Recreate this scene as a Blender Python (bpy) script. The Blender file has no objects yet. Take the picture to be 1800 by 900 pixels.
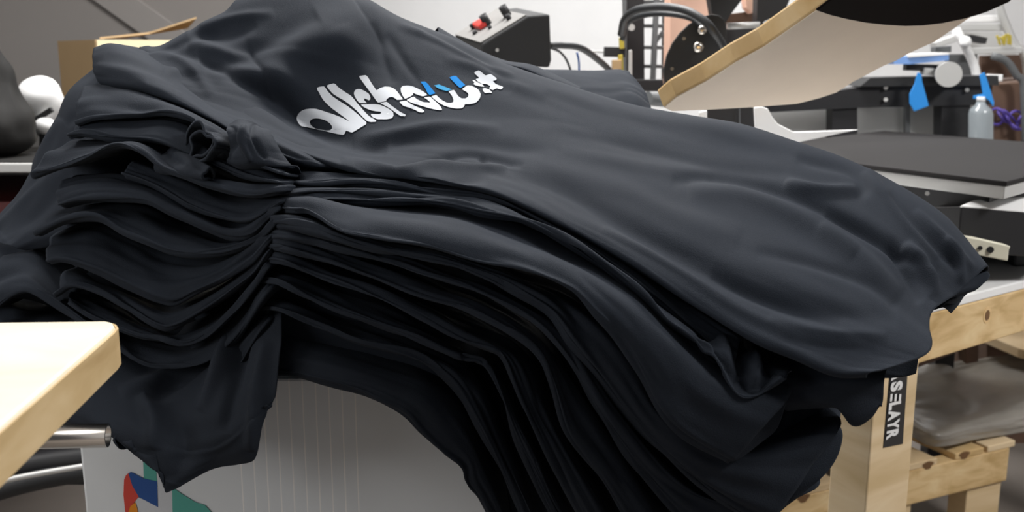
import bpy, bmesh, math, random
import numpy as np
from mathutils import Vector, Matrix, noise
from mathutils.bvhtree import BVHTree

# ---------------------------------------------------------------- camera, world, lights, exposure
sc = bpy.context.scene
COL = sc.collection
F = 1740.0
PITCH = math.radians(11.4)
CAM = Vector((0, 0, 1.30))
cd = bpy.data.cameras.new('camera'); cam = bpy.data.objects.new('camera', cd); COL.objects.link(cam)
cam.location = CAM; cam.rotation_euler = (math.radians(90) - PITCH, 0, 0)
cd.sensor_width = 36.0; cd.lens = 36.0 * F / 1800.0; cd.clip_start = 0.02
cd.dof.use_dof = True; cd.dof.focus_distance = 1.2; cd.dof.aperture_fstop = 7.0
sc.camera = cam
sc.view_settings.view_transform = 'Standard'; sc.view_settings.look = 'None'
sc.view_settings.exposure = 0.0; sc.view_settings.gamma = 1.0; sc.view_settings.use_curve_mapping = False

w = bpy.data.worlds.new('world'); sc.world = w; w.use_nodes = True
w.node_tree.nodes['Background'].inputs[0].default_value = (0.85, 0.9, 1.0, 1)
w.node_tree.nodes['Background'].inputs[1].default_value = 0.05

def area(name, loc, sx, sy, power, target=None, col=(1, 0.985, 0.965)):
    l = bpy.data.lights.new(name, 'AREA'); l.shape = 'RECTANGLE'; l.size = sx; l.size_y = sy
    l.energy = power; l.color = col
    o = bpy.data.objects.new(name, l); COL.objects.link(o); o.location = loc
    if target is not None:
        o.rotation_euler = (Vector(target) - Vector(loc)).to_track_quat('-Z', 'Y').to_euler()
    return o
area('ceiling_lamp_light', (-0.1, 2.5, 3.0), 1.5, 0.5, 102)
area('ceiling_lamp_light', (-1.5, 1.6, 3.0), 0.5, 1.0, 20)
area('ceiling_lamp_light', (1.0, 4.4, 3.0), 2.4, 0.9, 80)
area('ceiling_lamp_light', (-1.5, 0.1, 3.0), 0.8, 0.5, 4)
area('left_fill_light', (-2.0, 0.0, 1.5), 0.8, 0.8, 14, (-0.45, 1.18, 0.7))  # added fill light, no known lamp here; brightens the cabinet front
area('ceiling_lamp_light', (2.4, 0.5, 2.9), 0.6, 0.8, 92)

FWD = Vector((0, math.cos(PITCH), -math.sin(PITCH))); UPV = Vector((0, math.sin(PITCH), math.cos(PITCH)))
def ray(x, y): return FWD + Vector((1, 0, 0)) * ((x - 900) / F) + UPV * ((450 - y) / F)
def at(x, y, Y):
    d = ray(x, y); return CAM + d * (Y / d.y)
def atz(x, y, z):
    d = ray(x, y); return CAM + d * ((z - CAM.z) / d.z)

# ---------------------------------------------------------------- materials
def mat(name, col, rough=0.6, metal=0.0, var=0.0, scale=8.0, bump=0.0, bscale=200.0, spec=0.5, sheen=0.0, stretch=(1, 1, 1), alpha=None, emit=None):
    m = bpy.data.materials.new(name); m.use_nodes = True
    nt = m.node_tree; b = nt.nodes['Principled BSDF']
    b.inputs['Roughness'].default_value = rough; b.inputs['Metallic'].default_value = metal
    b.inputs['Specular IOR Level'].default_value = spec
    if sheen:
        b.inputs['Sheen Weight'].default_value = sheen; b.inputs['Sheen Roughness'].default_value = 0.5
    c = (*col, 1)
    tc = nt.nodes.new('ShaderNodeTexCoord'); mp = nt.nodes.new('ShaderNodeMapping')
    mp.inputs['Scale'].default_value = stretch
    nt.links.new(tc.outputs['Object'], mp.inputs[0])
    n = nt.nodes.new('ShaderNodeTexNoise'); n.inputs['Scale'].default_value = scale; n.inputs['Detail'].default_value = 4
    nt.links.new(mp.outputs[0], n.inputs['Vector'])
    mx = nt.nodes.new('ShaderNodeMix'); mx.data_type = 'RGBA'
    v = var if var else 0.04
    mx.inputs[6].default_value = (*[k * (1 - v) for k in col], 1); mx.inputs[7].default_value = (*[min(1, k * (1 + v)) for k in col], 1)
    nt.links.new(n.outputs['Fac'], mx.inputs[0]); nt.links.new(mx.outputs[2], b.inputs['Base Color'])
    if bump:
        n2 = nt.nodes.new('ShaderNodeTexNoise'); n2.inputs['Scale'].default_value = bscale
        nt.links.new(tc.outputs['Object'], n2.inputs['Vector'])
        bp = nt.nodes.new('ShaderNodeBump'); bp.inputs['Strength'].default_value = bump; bp.inputs['Distance'].default_value = 0.002
        nt.links.new(n2.outputs['Fac'], bp.inputs['Height']); nt.links.new(bp.outputs[0], b.inputs['Normal'])
    if alpha is not None: b.inputs['Alpha'].default_value = alpha
    if emit:
        b.inputs['Emission Color'].default_value = (*col, 1); b.inputs['Emission Strength'].default_value = emit
    return m

def wood_mat(name, c1, c2, c3, stretch, rough=0.55):
    m = bpy.data.materials.new(name); m.use_nodes = True
    nt = m.node_tree; b = nt.nodes['Principled BSDF']; b.inputs['Roughness'].default_value = rough
    b.inputs['Specular IOR Level'].default_value = 0.3
    tc = nt.nodes.new('ShaderNodeTexCoord'); mp = nt.nodes.new('ShaderNodeMapping'); mp.inputs['Scale'].default_value = stretch
    nt.links.new(tc.outputs['Object'], mp.inputs[0])
    n = nt.nodes.new('ShaderNodeTexNoise'); n.inputs['Scale'].default_value = 3.0; n.inputs['Detail'].default_value = 6; n.inputs['Distortion'].default_value = 0.6
    nt.links.new(mp.outputs[0], n.inputs['Vector'])
    r = nt.nodes.new('ShaderNodeValToRGB')
    r.color_ramp.elements[0].position = 0.3; r.color_ramp.elements[0].color = (*c1, 1)
    r.color_ramp.elements[1].position = 0.72; r.color_ramp.elements[1].color = (*c3, 1)
    e = r.color_ramp.elements.new(0.52); e.color = (*c2, 1)
    nt.links.new(n.outputs['Fac'], r.inputs[0]); nt.links.new(r.outputs[0], b.inputs['Base Color'])
    return m

M = {}
M['shirt'] = mat('black_jersey', (0.0188, 0.0236, 0.0330), 0.82, bump=0.25, bscale=900, spec=0.14, sheen=0.01, var=0.12, scale=14)
M['print_white'] = mat('white_print', (0.66, 0.69, 0.74), 0.7, spec=0.1)
M['print_blue'] = mat('blue_print', (0.002, 0.21, 0.62), 0.7, spec=0.08)
M['print_blue_light'] = mat('light_blue_print', (0.05, 0.33, 0.62), 0.7, spec=0.08)
M['pine'] = wood_mat('pine', (0.60, 0.44, 0.24), (0.72, 0.55, 0.34), (0.78, 0.63, 0.42), (1, 1, 7))
M['ply_top'] = wood_mat('birch_worktop', (0.80, 0.72, 0.55), (0.86, 0.79, 0.64), (0.89, 0.83, 0.70), (2, 5, 2), 0.45)
M['rough_pine'] = wood_mat('rough_pine', (0.50, 0.33, 0.14), (0.70, 0.50, 0.26), (0.80, 0.62, 0.36), (3, 3, 9))
M['worktop_edge'] = wood_mat('worktop_edge', (0.48, 0.33, 0.16), (0.58, 0.42, 0.22), (0.66, 0.50, 0.29), (6, 2, 12))
M['knot'] = mat('pine_knot', (0.16, 0.08, 0.03), 0.7, var=0.3, scale=60)
M['board_edge'] = wood_mat('board_edge', (0.62, 0.40, 0.17), (0.72, 0.50, 0.25), (0.78, 0.58, 0.33), (4, 4, 4), 0.5)
M['board_face'] = mat('board_laminate', (0.80, 0.68, 0.55), 0.6, var=0.06)
M['black_paint'] = mat('black_paint', (0.012, 0.012, 0.014), 0.5)
M['dark_metal'] = mat('dark_powder_coat', (0.026, 0.0265, 0.028), 0.6, spec=0.25, bump=0.2, bscale=600)
M['grey_metal'] = mat('grey_bars', (0.10, 0.105, 0.11), 0.5)
M['steel'] = mat('steel', (0.72, 0.68, 0.63), 0.22, 1.0)
M['white_metal'] = mat('white_enamel', (0.86, 0.86, 0.86), 0.45)
M['alu'] = mat('aluminium', (0.55, 0.55, 0.54), 0.45, 0.3)
M['cream'] = mat('cream_plastic', (0.72, 0.69, 0.56), 0.5)
M['platen_rubber'] = mat('platen_rubber', (0.021, 0.0195, 0.020), 0.85, spec=0.25)
M['pink'] = mat('peach_painted_column', (0.80, 0.50, 0.38), 0.6)
M['cable'] = mat('black_cable', (0.025, 0.027, 0.03), 0.45)
M['panel'] = mat('control_panel_face', (0.22, 0.215, 0.21), 0.5, var=0.2, scale=40)
M['red'] = mat('red_switch', (0.70, 0.05, 0.04), 0.4)
M['blue_tape'] = mat('blue_tape', (0.02, 0.26, 0.72), 0.5)
M['blue_tray'] = mat('pale_blue_tray', (0.20, 0.36, 0.72), 0.4, var=0.2)
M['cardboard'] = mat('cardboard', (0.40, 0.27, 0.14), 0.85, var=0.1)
M['cardboard_lit'] = mat('cardboard_lit_front', (0.90, 0.77, 0.50), 0.85, var=0.08)  # outer front wall of the box: light falling on it painted in as paler cardboard
M['wall_white'] = mat('white_wall', (0.76, 0.765, 0.775), 0.8)
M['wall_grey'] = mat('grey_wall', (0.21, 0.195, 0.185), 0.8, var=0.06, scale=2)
M['strip'] = mat('pale_strip', (0.235, 0.22, 0.21), 0.8)
M['ceiling'] = mat('ceiling_tiles', (0.7, 0.7, 0.7), 0.9)
M['floor'] = mat('concrete_floor', (0.20, 0.175, 0.155), 0.7, var=0.25, scale=3)
M['film'] = mat('grey_plastic_film', (0.30, 0.28, 0.25), 0.3, var=0.3, scale=7, bump=0.6, bscale=25)
M['sticker_black'] = mat('black_sticker', (0.01, 0.01, 0.012), 0.4)
M['white_letter'] = mat('white_lettering', (0.80, 0.80, 0.80), 0.5)
M['dark_red'] = mat('dark_red_plastic', (0.12, 0.012, 0.012), 0.4)
M['dark_hood'] = mat('dark_hood_leather', (0.018, 0.0175, 0.017), 0.7, bump=0.4, bscale=30, spec=0.2)
M['dark_brown'] = mat('black_brown_rubber', (0.006, 0.003, 0.002), 0.9, spec=0.1)
M['yellow'] = mat('yellow_brass', (0.45, 0.36, 0.05), 0.5)
M['purple'] = mat('purple_plastic', (0.12, 0.08, 0.42), 0.5, var=0.3)
M['brown'] = mat('brown_stuff', (0.10, 0.055, 0.035), 0.7, var=0.4)
M['teal'] = mat('teal_print', (0.10, 0.42, 0.36), 0.5)
M['navy_print'] = mat('navy_print', (0.02, 0.09, 0.33), 0.5)
M['red_print'] = mat('red_print', (0.70, 0.07, 0.05), 0.5)
M['orange_print'] = mat('orange_print', (0.85, 0.30, 0.02), 0.5)
M['clear_plastic'] = mat('clear_bottle', (0.26, 0.29, 0.31), 0.15)

def striped_mat():
    m = bpy.data.materials.new('grey_ribbed_panel'); m.use_nodes = True
    nt = m.node_tree; b = nt.nodes['Principled BSDF']; b.inputs['Roughness'].default_value = 0.45
    tc = nt.nodes.new('ShaderNodeTexCoord'); sx = nt.nodes.new('ShaderNodeSeparateXYZ')
    nt.links.new(tc.outputs['Object'], sx.inputs[0])
    def math_(op, a, bb):
        n = nt.nodes.new('ShaderNodeMath'); n.operation = op
        for i, v in enumerate((a, bb)):
            if isinstance(v, (int, float)): n.inputs[i].default_value = v
            else: nt.links.new(v, n.inputs[i])
        return n.outputs[0]
    u = math_('DIVIDE', sx.outputs[0], 0.0165)
    fr = math_('FRACT', u, 0)
    st = math_('LESS_THAN', fr, 0.10)
    g1 = math_('GREATER_THAN', sx.outputs[0], -0.348); g2 = math_('LESS_THAN', sx.outputs[0], -0.185)
    f = math_('MULTIPLY', math_('MULTIPLY', st, g1), g2)
    mx = nt.nodes.new('ShaderNodeMix'); mx.data_type = 'RGBA'
    mx.inputs[6].default_value = (0.80, 0.84, 0.88, 1); mx.inputs[7].default_value = (1.0, 1.0, 1.0, 1)
    nt.links.new(f, mx.inputs[0]); nt.links.new(mx.outputs[2], b.inputs['Base Color'])
    return m
M['ribbed'] = striped_mat()

# ---------------------------------------------------------------- helpers
def link(name, me, m, parent=None, smooth=False):
    o = bpy.data.objects.new(name, me); COL.objects.link(o)
    if m is not None: me.materials.append(m)
    if parent is not None:
        o.parent = parent
        if parent.type == 'EMPTY': o.matrix_parent_inverse = parent.matrix_basis.inverted()
    if smooth: me.polygons.foreach_set('use_smooth', [True] * len(me.polygons))
    return o
def tag(o, label, cat, group=None):
    o['label'] = label; o['category'] = cat
    if group: o['group'] = group
    return o
def thing(name, label, cat, group=None, loc=None):
    o = bpy.data.objects.new(name, None); COL.objects.link(o); o.empty_display_size = 0.05
    if loc is not None: o.location = loc
    return tag(o, label, cat, group)
def finish(name, bm, m, parent=None, smooth=False, bevel=0.0, seg=2):
    bmesh.ops.recalc_face_normals(bm, faces=bm.faces)
    me = bpy.data.meshes.new(name); bm.to_mesh(me); bm.free()
    o = link(name, me, m, parent, smooth)
    if bevel:
        b = o.modifiers.new('bevel', 'BEVEL'); b.width = bevel; b.segments = seg; b.limit_method = 'ANGLE'
        me.polygons.foreach_set('use_smooth', [False] * len(me.polygons))
    return o
def box_bm(bm, o, a, b, c):
    """box from corner o along the vectors a, b, c"""
    o, a, b, c = map(Vector, (o, a, b, c))
    v = [bm.verts.new(o + a * i + b * j + c * k) for k in (0, 1) for j in (0, 1) for i in (0, 1)]
    for f in ((0, 1, 3, 2), (4, 6, 7, 5), (0, 4, 5, 1), (2, 3, 7, 6), (0, 2, 6, 4), (1, 5, 7, 3)):
        bm.faces.new([v[i] for i in f])
def box(name, o, a, b, c, m, parent=None, bevel=0.003):
    bm = bmesh.new(); box_bm(bm, o, a, b, c); return finish(name, bm, m, parent, bevel=bevel)
def abox(name, lo, hi, m, parent=None, bevel=0.003):
    return box(name, lo, (hi[0] - lo[0], 0, 0), (0, hi[1] - lo[1], 0), (0, 0, hi[2] - lo[2]), m, parent, bevel)
def bar_bm(bm, p, q, w_, h_, up=(0, 0, 1)):
    p, q = Vector(p), Vector(q); d = (q - p); n = d.normalized(); u = Vector(up)
    s = n.cross(u)
    if s.length < 1e-3: s = n.cross(Vector((0, 1, 0)))
    s.normalize(); u = s.cross(n).normalized()
    box_bm(bm, p - s * w_ / 2 - u * h_ / 2, d, s * w_, u * h_)
def bar(name, p, q, w_, h_, m, parent=None, bevel=0.002, up=(0, 0, 1)):
    bm = bmesh.new(); bar_bm(bm, p, q, w_, h_, up); return finish(name, bm, m, parent, bevel=bevel)
def prism(name, pts, ext, m, parent=None, bevel=0.002):
    bm = bmesh.new(); ext = Vector(ext)
    a = [bm.verts.new(Vector(p)) for p in pts]; b = [bm.verts.new(Vector(p) + ext) for p in pts]
    bm.faces.new(a); bm.faces.new(b[::-1])
    for i in range(len(a)):
        j = (i + 1) % len(a); bm.faces.new([a[i], b[i], b[j], a[j]])
    return finish(name, bm, m, parent, bevel=bevel)
def cr(pts, n):
    """Catmull-Rom resample of an (k,d) array to n points, even in arc length"""
    P = np.array(pts, float)
    if len(P) == 2: 
        t = np.linspace(0, 1, n)[:, None]; return P[0] * (1 - t) + P[1] * t
    Q = np.vstack([2 * P[0] - P[1], P, 2 * P[-1] - P[-2]])
    out = []
    for i in range(len(P) - 1):
        p0, p1, p2, p3 = Q[i:i + 4]
        t = np.linspace(0, 1, 24, endpoint=False)[:, None]
        out.append(0.5 * ((2 * p1) + (-p0 + p2) * t + (2 * p0 - 5 * p1 + 4 * p2 - p3) * t ** 2 + (-p0 + 3 * p1 - 3 * p2 + p3) * t ** 3))
    C = np.vstack(out + [P[-1:]])
    s = np.r_[0, np.cumsum(np.linalg.norm(np.diff(C, axis=0), axis=1))]
    u = np.linspace(0, s[-1], n)
    return np.stack([np.interp(u, s, C[:, k]) for k in range(C.shape[1])], 1)
def tube(name, pts, r, m, parent=None, seg=12, n=40, hollow=0.0):
    P = cr([tuple(p) for p in pts], n if len(pts) > 2 else 2)
    bm = bmesh.new(); rings = []
    T = np.gradient(P, axis=0)
    ref = Vector((0, 0, 1))
    radii = [r] if not hollow else [r, r - hollow]
    allr = []
    for rr in radii:
        rings = []
        prev = None
        for p, t in zip(P, T):
            t = Vector(t).normalized()
            if prev is None: s = t.cross(ref); s = s if s.length > 0.05 else t.cross(Vector((0, 1, 0)))
            else: s = prev - t * prev.dot(t)
            s.normalize(); prev = s; u = t.cross(s)
            rings.append([bm.verts.new(Vector(p) + (s * math.cos(a) + u * math.sin(a)) * rr) for a in [2 * math.pi * k / seg for k in range(seg)]])
        for a, b in zip(rings, rings[1:]):
            for k in range(seg):
                bm.faces.new([a[k], a[(k + 1) % seg], b[(k + 1) % seg], b[k]])
        allr.append(rings)
    if hollow:
        for e in (0, -1):
            a, b = allr[0][e], allr[1][e]
            for k in range(seg): bm.faces.new([a[k], a[(k + 1) % seg], b[(k + 1) % seg], b[k]])
    else:
        bm.faces.new(rings[0][::-1]); bm.faces.new(rings[-1])
    return finish(name, bm, m, parent, smooth=True)
def cyl(name, p, q, r, m, parent=None, seg=20, bevel=0.0):
    o = tube(name, [p, q], r, m, parent, seg)
    o.data.polygons.foreach_set('use_smooth', [len(f.vertices) == 4 for f in o.data.polygons])
    return o
def ball(name, c, r, m, parent=None, scale=(1, 1, 1)):
    bm = bmesh.new(); bmesh.ops.create_uvsphere(bm, u_segments=16, v_segments=10, radius=r)
    for v in bm.verts: v.co = Vector((v.co.x * scale[0], v.co.y * scale[1], v.co.z * scale[2])) + Vector(c)
    return finish(name, bm, m, parent, smooth=True)
def struct(o): o['kind'] = 'structure'; return o

# ---------------------------------------------------------------- room
struct(abox('floor', (-4, -1.5, -0.1), (5, 6.1, 0), M['floor'], bevel=0))
struct(abox('ceiling', (-4, -1.5, 3.1), (5, 6.1, 3.2), M['ceiling'], bevel=0))
struct(abox('wall_back', (-4, 6.0, 0), (5, 6.1, 3.1), M['wall_white'], bevel=0))
struct(abox('wall_left', (-4.1, -1.5, 0), (-4, 6.1, 3.1), M['wall_white'], bevel=0))
struct(abox('wall_right', (5, -1.5, 0), (5.1, 6.1, 3.1), M['wall_white'], bevel=0))
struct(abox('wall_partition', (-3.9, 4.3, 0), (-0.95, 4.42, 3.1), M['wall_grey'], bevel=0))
struct(prism('trim_1', [at(110, -40, 4.3), at(190, -40, 4.3), at(380, 95, 4.3), at(300, 95, 4.3)], (0, -0.02, 0), M['strip']))


# ---------------------------------------------------------------- the pile of shirts
def ridge_field(px, ridges):
    """sum of soft ridges (h > 0) and grooves (h < 0) along polylines; px is (..., 2)"""
    out = np.zeros(px.shape[:-1])
    for pl, wd, h in ridges:
        C = cr(pl, 24) if len(pl) > 2 else np.array(pl, float)
        dm = np.full(px.shape[:-1], 1e9); tm = np.zeros(px.shape[:-1])
        L = len(C) - 1
        for i in range(L):
            a, b = C[i], C[i + 1]; ab = b - a
            t = np.clip(((px - a) @ ab) / max(ab @ ab, 1e-9), 0, 1)
            d = np.linalg.norm(px - (a + t[..., None] * ab), axis=-1)
            k = d < dm; dm[k] = d[k]; tm[k] = (i + t[k]) / L
        taper = np.clip(np.sin(np.pi * np.clip(tm, 0.0, 1.0)), 0, 1) ** 0.5
        out += h * taper * np.exp(-(dm / wd) ** 2)
    return out
CAMN = np.array(CAM); FN = np.array(FWD); UN = np.array(UPV)
def at_np(a):
    a = np.asarray(a, float)
    d = FN + ((a[..., 0:1] - 900) / F) * np.array([1, 0, 0]) + ((450 - a[..., 1:2]) / F) * UN
    return CAMN + d * (a[..., 2:3] / d[..., 1:2])
def to_px(p):
    v = p - CAMN; z = v @ FN
    return np.stack([900 + F * v[..., 0] / z, 450 - F * (v @ UN) / z], -1)
def grid_mesh(name, G, m, parent, ridges=None, noise_amp=0.0, nk=(6, 14), seed=0, thick=0.0014, fine=1.0):
    """G: (rows, cols, 3) world points"""
    du = np.gradient(G, axis=1); dv = np.gradient(G, axis=0)
    N = np.cross(du, dv); N /= np.maximum(np.linalg.norm(N, axis=-1, keepdims=True), 1e-9)
    # make the normals look out of the pile
    D = np.zeros(G.shape[:2])
    if ridges: D += ridge_field(to_px(G), ridges)
    if noise_amp:
        L = np.linalg.norm(np.diff(G, axis=1), axis=-1).mean(0).sum(); W = np.linalg.norm(np.diff(G, axis=0), axis=-1).mean(1).sum()
        R, Cn = G.shape[:2]
        for i in range(R):
            for j in range(Cn):
                u = j / (Cn - 1) * L; v = i / (R - 1) * W
                q = Vector((u * nk[0], v * nk[1], seed * 7.3))
                q2 = Vector((u * nk[0] * .8 + v * 9, v * nk[1] * 2.6, seed * 3.1 + 5)); q3 = Vector((u * 16 - v * 22, v * 30 + u * 5, seed + 9.0))
                D[i, j] += noise_amp * (noise.noise(q) + 0.5 * noise.noise(q * 2.1 + Vector((3, 1, 0))) + fine * (0.55 * (0.5 - abs(noise.noise(q2))) + 0.22 * noise.noise(q3)))
    G = G + N * D[..., None]
    R, Cn = G.shape[:2]
    me = bpy.data.meshes.new(name)
    faces = [(i * Cn + j, i * Cn + j + 1, (i + 1) * Cn + j + 1, (i + 1) * Cn + j) for i in range(R - 1) for j in range(Cn - 1)]
    me.from_pydata(G.reshape(-1, 3).tolist(), [], faces); me.update()
    o = link(name, me, m, parent, smooth=True)
    if thick:
        s_ = o.modifiers.new('cloth thickness', 'SOLIDIFY'); s_.thickness = thick; s_.offset = 0
    return o
def loft(rows, nc, nr):
    """rows: list of (k,3) world polylines -> (nr, nc, 3)"""
    A = np.stack([cr(r, nc) for r in rows])
    return np.stack([cr_u(A[:, j], nr) for j in range(nc)], 1)
def cr_u(P, n):
    Q = np.vstack([2 * P[0] - P[1], P, 2 * P[-1] - P[-2]]); k = len(P) - 1
    u = np.linspace(0, k, n); i = np.minimum(u.astype(int), k - 1); t = (u - i)[:, None]
    p0, p1, p2, p3 = Q[i], Q[i + 1], Q[i + 2], Q[i + 3]
    return 0.5 * ((2 * p1) + (-p0 + p2) * t + (2 * p0 - 5 * p1 + 4 * p2 - p3) * t ** 2 + (-p0 + 3 * p1 - 3 * p2 + p3) * t ** 3)
def fold_sheet(name, U, E, parent, bulge=0.012, back=0.16, amp=0.004, seed=0, nk=(7, 16), tuck=0.16, ridges=None, nc=170, nr=64, drop=0.0, sink=0):
    """one folded edge of a shirt: comes out from under the layer above at U, bulges, turns over at E, runs back inside"""
    if sink:   # run on into the dark crease where both sides of the pile are pinched together
        k = 0 if sink > 0 else -1
        nu = (U[k][0] - 70 * sink, U[k][1] + 8, U[k][2] + .12); ne = (E[k][0] - 70 * sink, E[k][1] + 8, E[k][2] + .12)
        U = [nu] + U if sink > 0 else U + [nu]; E = [ne] + E if sink > 0 else E + [ne]
    u = at_np(cr(U, 40)); e = at_np(cr(E, 40))
    rs = random.Random(seed * 13 + 5)
    # a live wobble of the edge so no two edges run parallel
    s = np.linspace(0, 1, 40)
    wob = sum(rs.uniform(-1, 1) * np.sin(2 * np.pi * (f * s + rs.random())) / f for f in (3, 5, 8))
    e = e + np.stack([0 * s, -0.004 * np.abs(wob), 0.0022 * wob], 1)
    y = np.array([0, 1.0, 0]); z = np.array([0, 0, 1.0])
    rows = [u + y * back - z * drop, u + y * back * 0.35 - z * drop * .3, u,
            u * 0.55 + e * 0.45 - y * bulge + z * bulge * 0.5, u * 0.15 + e * 0.85 - y * bulge * 0.6 + z * 0.001, e,
            e + y * 0.012 - z * 0.006, e + y * tuck * 0.4 - z * 0.004, e + y * tuck - z * 0.002 ]
    return grid_mesh(name, loft(rows, nc, nr), M['shirt'], parent, ridges, amp, nk, seed, 0.0014)

SH_GROUP = 'black T-shirts in the draped pile'
def shirt(label, loc): return thing('t_shirt', label, 't-shirt', SH_GROUP, loc)

# --- the top shirt with the print
top = shirt('black T-shirt on top of the pile with the white and blue print on its chest', at(800, 250, 1.3))
T0 = [(250,120,1.55),(345,90,1.6),(430,50,1.66),(530,20,1.7),(640,30,1.68),(790,90,1.63),(890,130,1.6),(1000,170,1.56),(1130,205,1.52),(1300,235,1.47),(1400,270,1.43),(1500,310,1.4),(1600,370,1.35),(1690,440,1.28),(1725,500,1.22)]
T1 = [(246,86,1.42),(285,80,1.44),(345,45,1.47),(400,18,1.50),(430,-8,1.52),(530,-40,1.55),(640,-4,1.52),(700,28,1.51),(790,62,1.48),(860,97,1.46),(890,112,1.45),(1000,150,1.42),(1130,187,1.38),(1200,200,1.36),(1300,217,1.33),(1400,250,1.30),(1500,287,1.27),(1600,337,1.23),(1660,377,1.2),(1700,422,1.17),(1737,467,1.14)]
T2 = [(243,100,1.38),(330,78,1.42),(430,50,1.445),(560,55,1.435),(680,82,1.425),(800,120,1.40),(950,170,1.36),(1100,218,1.31),(1250,258,1.27),(1400,300,1.22),(1520,360,1.17),(1610,430,1.13),(1665,490,1.11),(1688,512,1.105)]
T3 = [(240,112,1.35),(330,110,1.38),(430,105,1.395),(560,130,1.40),(680,160,1.365),(800,190,1.33),(950,225,1.28),(1100,275,1.23),(1250,325,1.18),(1400,385,1.13),(1520,450,1.09),(1600,515,1.065),(1640,548,1.05)]
T4 = [(240,125,1.33),(330,145,1.34),(430,165,1.35),(540,215,1.345),(660,240,1.295),(800,262,1.24),(950,292,1.19),(1100,352,1.13),(1250,415,1.08),(1400,478,1.035),(1520,545,1.005),(1600,590,0.99),(1638,612,0.985)]
T5 = [(240,140,1.31),(330,170,1.31),(430,200,1.30),(540,245,1.27),(660,275,1.23),(790,292,1.19),(920,322,1.145),(1050,385,1.09),(1180,452,1.045),(1310,520,1.005),(1420,575,.98),(1520,620,.965),(1590,638,.96)]
TE = [(250,160,1.29),(330,190,1.27),(430,222,1.25),(520,262,1.21),(600,288,1.18),(680,306,1.155),(780,316,1.13),(880,340,1.105),(1000,398,1.065),(1110,458,1.03),(1220,530,.995),(1330,592,.965),(1400,622,.955),(1470,652,.945),(1530,655,.945)]
rows = [at_np(cr(r, 60)) for r in (T0, T1, T2, T3, T4, T5, TE)]
e = rows[-1]; rows += [e + np.array([0, .014, -.008]), e + np.array([0, .07, -.008]), e + np.array([0, .2, -.01])]
top_ridges = [
 ([(1590,430),(1625,470),(1645,520)], 10, -.014), ([(1560,420),(1590,470),(1620,530)], 9, .008), ([(1660,420),(1685,460),(1690,500)], 7, -.008), ([(720,200),(640,130),(600,60)], 26, -.006),
 # shoulder and sleeve seam folds
 ([(250,92),(300,98),(340,125),(372,168)], 9, -.006), ([(262,88),(320,92),(390,118),(470,165),(560,225)], 10, .007),
 ([(330,75),(400,88),(440,92)], 9, -.007), ([(330,55),(400,60),(450,40)], 10, .006), ([(350,48),(420,30),(480,22)], 7, -.005),
 ([(390,130),(470,160),(530,205),(600,245),(680,262)], 12, .010), ([(410,125),(480,140),(560,175)], 16, -.008),
 # the hollow chest and the tension folds
 ([(640,30),(560,80),(460,125)], 50, -.022), ([(350,110),(450,85),(560,35)], 24, .012),
 ([(655,40),(672,95),(690,150)], 8, .004), ([(680,60),(712,110),(740,150)], 8, .004),
 ([(740,60),(820,90),(870,125),(900,160)], 10, .006), ([(700,45),(780,75),(850,112),(905,135)], 6, -.006),
 ([(780,105),(840,120),(900,150),(960,170)], 9, -.004),
 ([(620,250),(700,236),(780,222),(880,226)], 9, -.006), ([(600,268),(720,250),(840,252),(960,268)], 11, .005),
 # the crumpled fold under the print
 ([(600,282),(650,292),(700,305),(760,296),(820,300),(890,296)], 7, -.011), ([(690,300),(760,284),(820,268),(870,278),(920,292)], 7, .007),
 ([(840,272),(850,282),(845,296)], 5, .005), ([(620,296),(700,313),(780,318),(860,316)], 6, .005),
 # long folds down the body
 ([(880,300),(980,330),(1080,385),(1200,450),(1330,520),(1480,575)], 16, .007), ([(900,285),(1050,318),(1180,372),(1300,420)], 20, -.005),
 ([(960,230),(1100,255),(1250,290),(1380,310)], 10, .003), ([(980,262),(1120,290),(1250,312)], 12, -.004),
 ([(1180,318),(1260,312),(1340,330),(1430,365),(1530,410),(1600,452)], 11, .008), ([(1210,335),(1300,345),(1420,395),(1500,450)], 16, -.008),
 ([(1380,322),(1440,338),(1505,335)], 9, -.010), ([(1400,280),(1490,300),(1520,330),(1500,350)], 10, .006),
 ([(1520,300),(1560,350),(1600,400),(1650,455)], 9, -.006), ([(1560,340),(1600,390),(1650,440),(1690,480)], 8, .006),
 ([(1610,370),(1650,410),(1690,450),(1715,475)], 7, -.006),([(1450,375),(1520,410),(1590,450),(1650,480)], 9, .006), ([(1440,400),(1510,450),(1580,520)], 15, -.008),
 ([(1330,440),(1450,470),(1530,500),(1580,540)], 9, .005), ([(1060,400),(1180,470),(1300,545),(1420,600)], 10, -.005),
 ([(1250,480),(1340,520),(1460,550),(1580,560)], 18, .005), ([(1370,590),(1450,610),(1540,615)], 8, .004), ([(1350,560),(1450,585),(1560,590)], 10, -.004),
]
body_top = grid_mesh('shirt_body', loft(rows, 420, 190), M['shirt'], top, top_ridges, 0.0035, (5, 9), 3, 0.0016)

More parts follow.
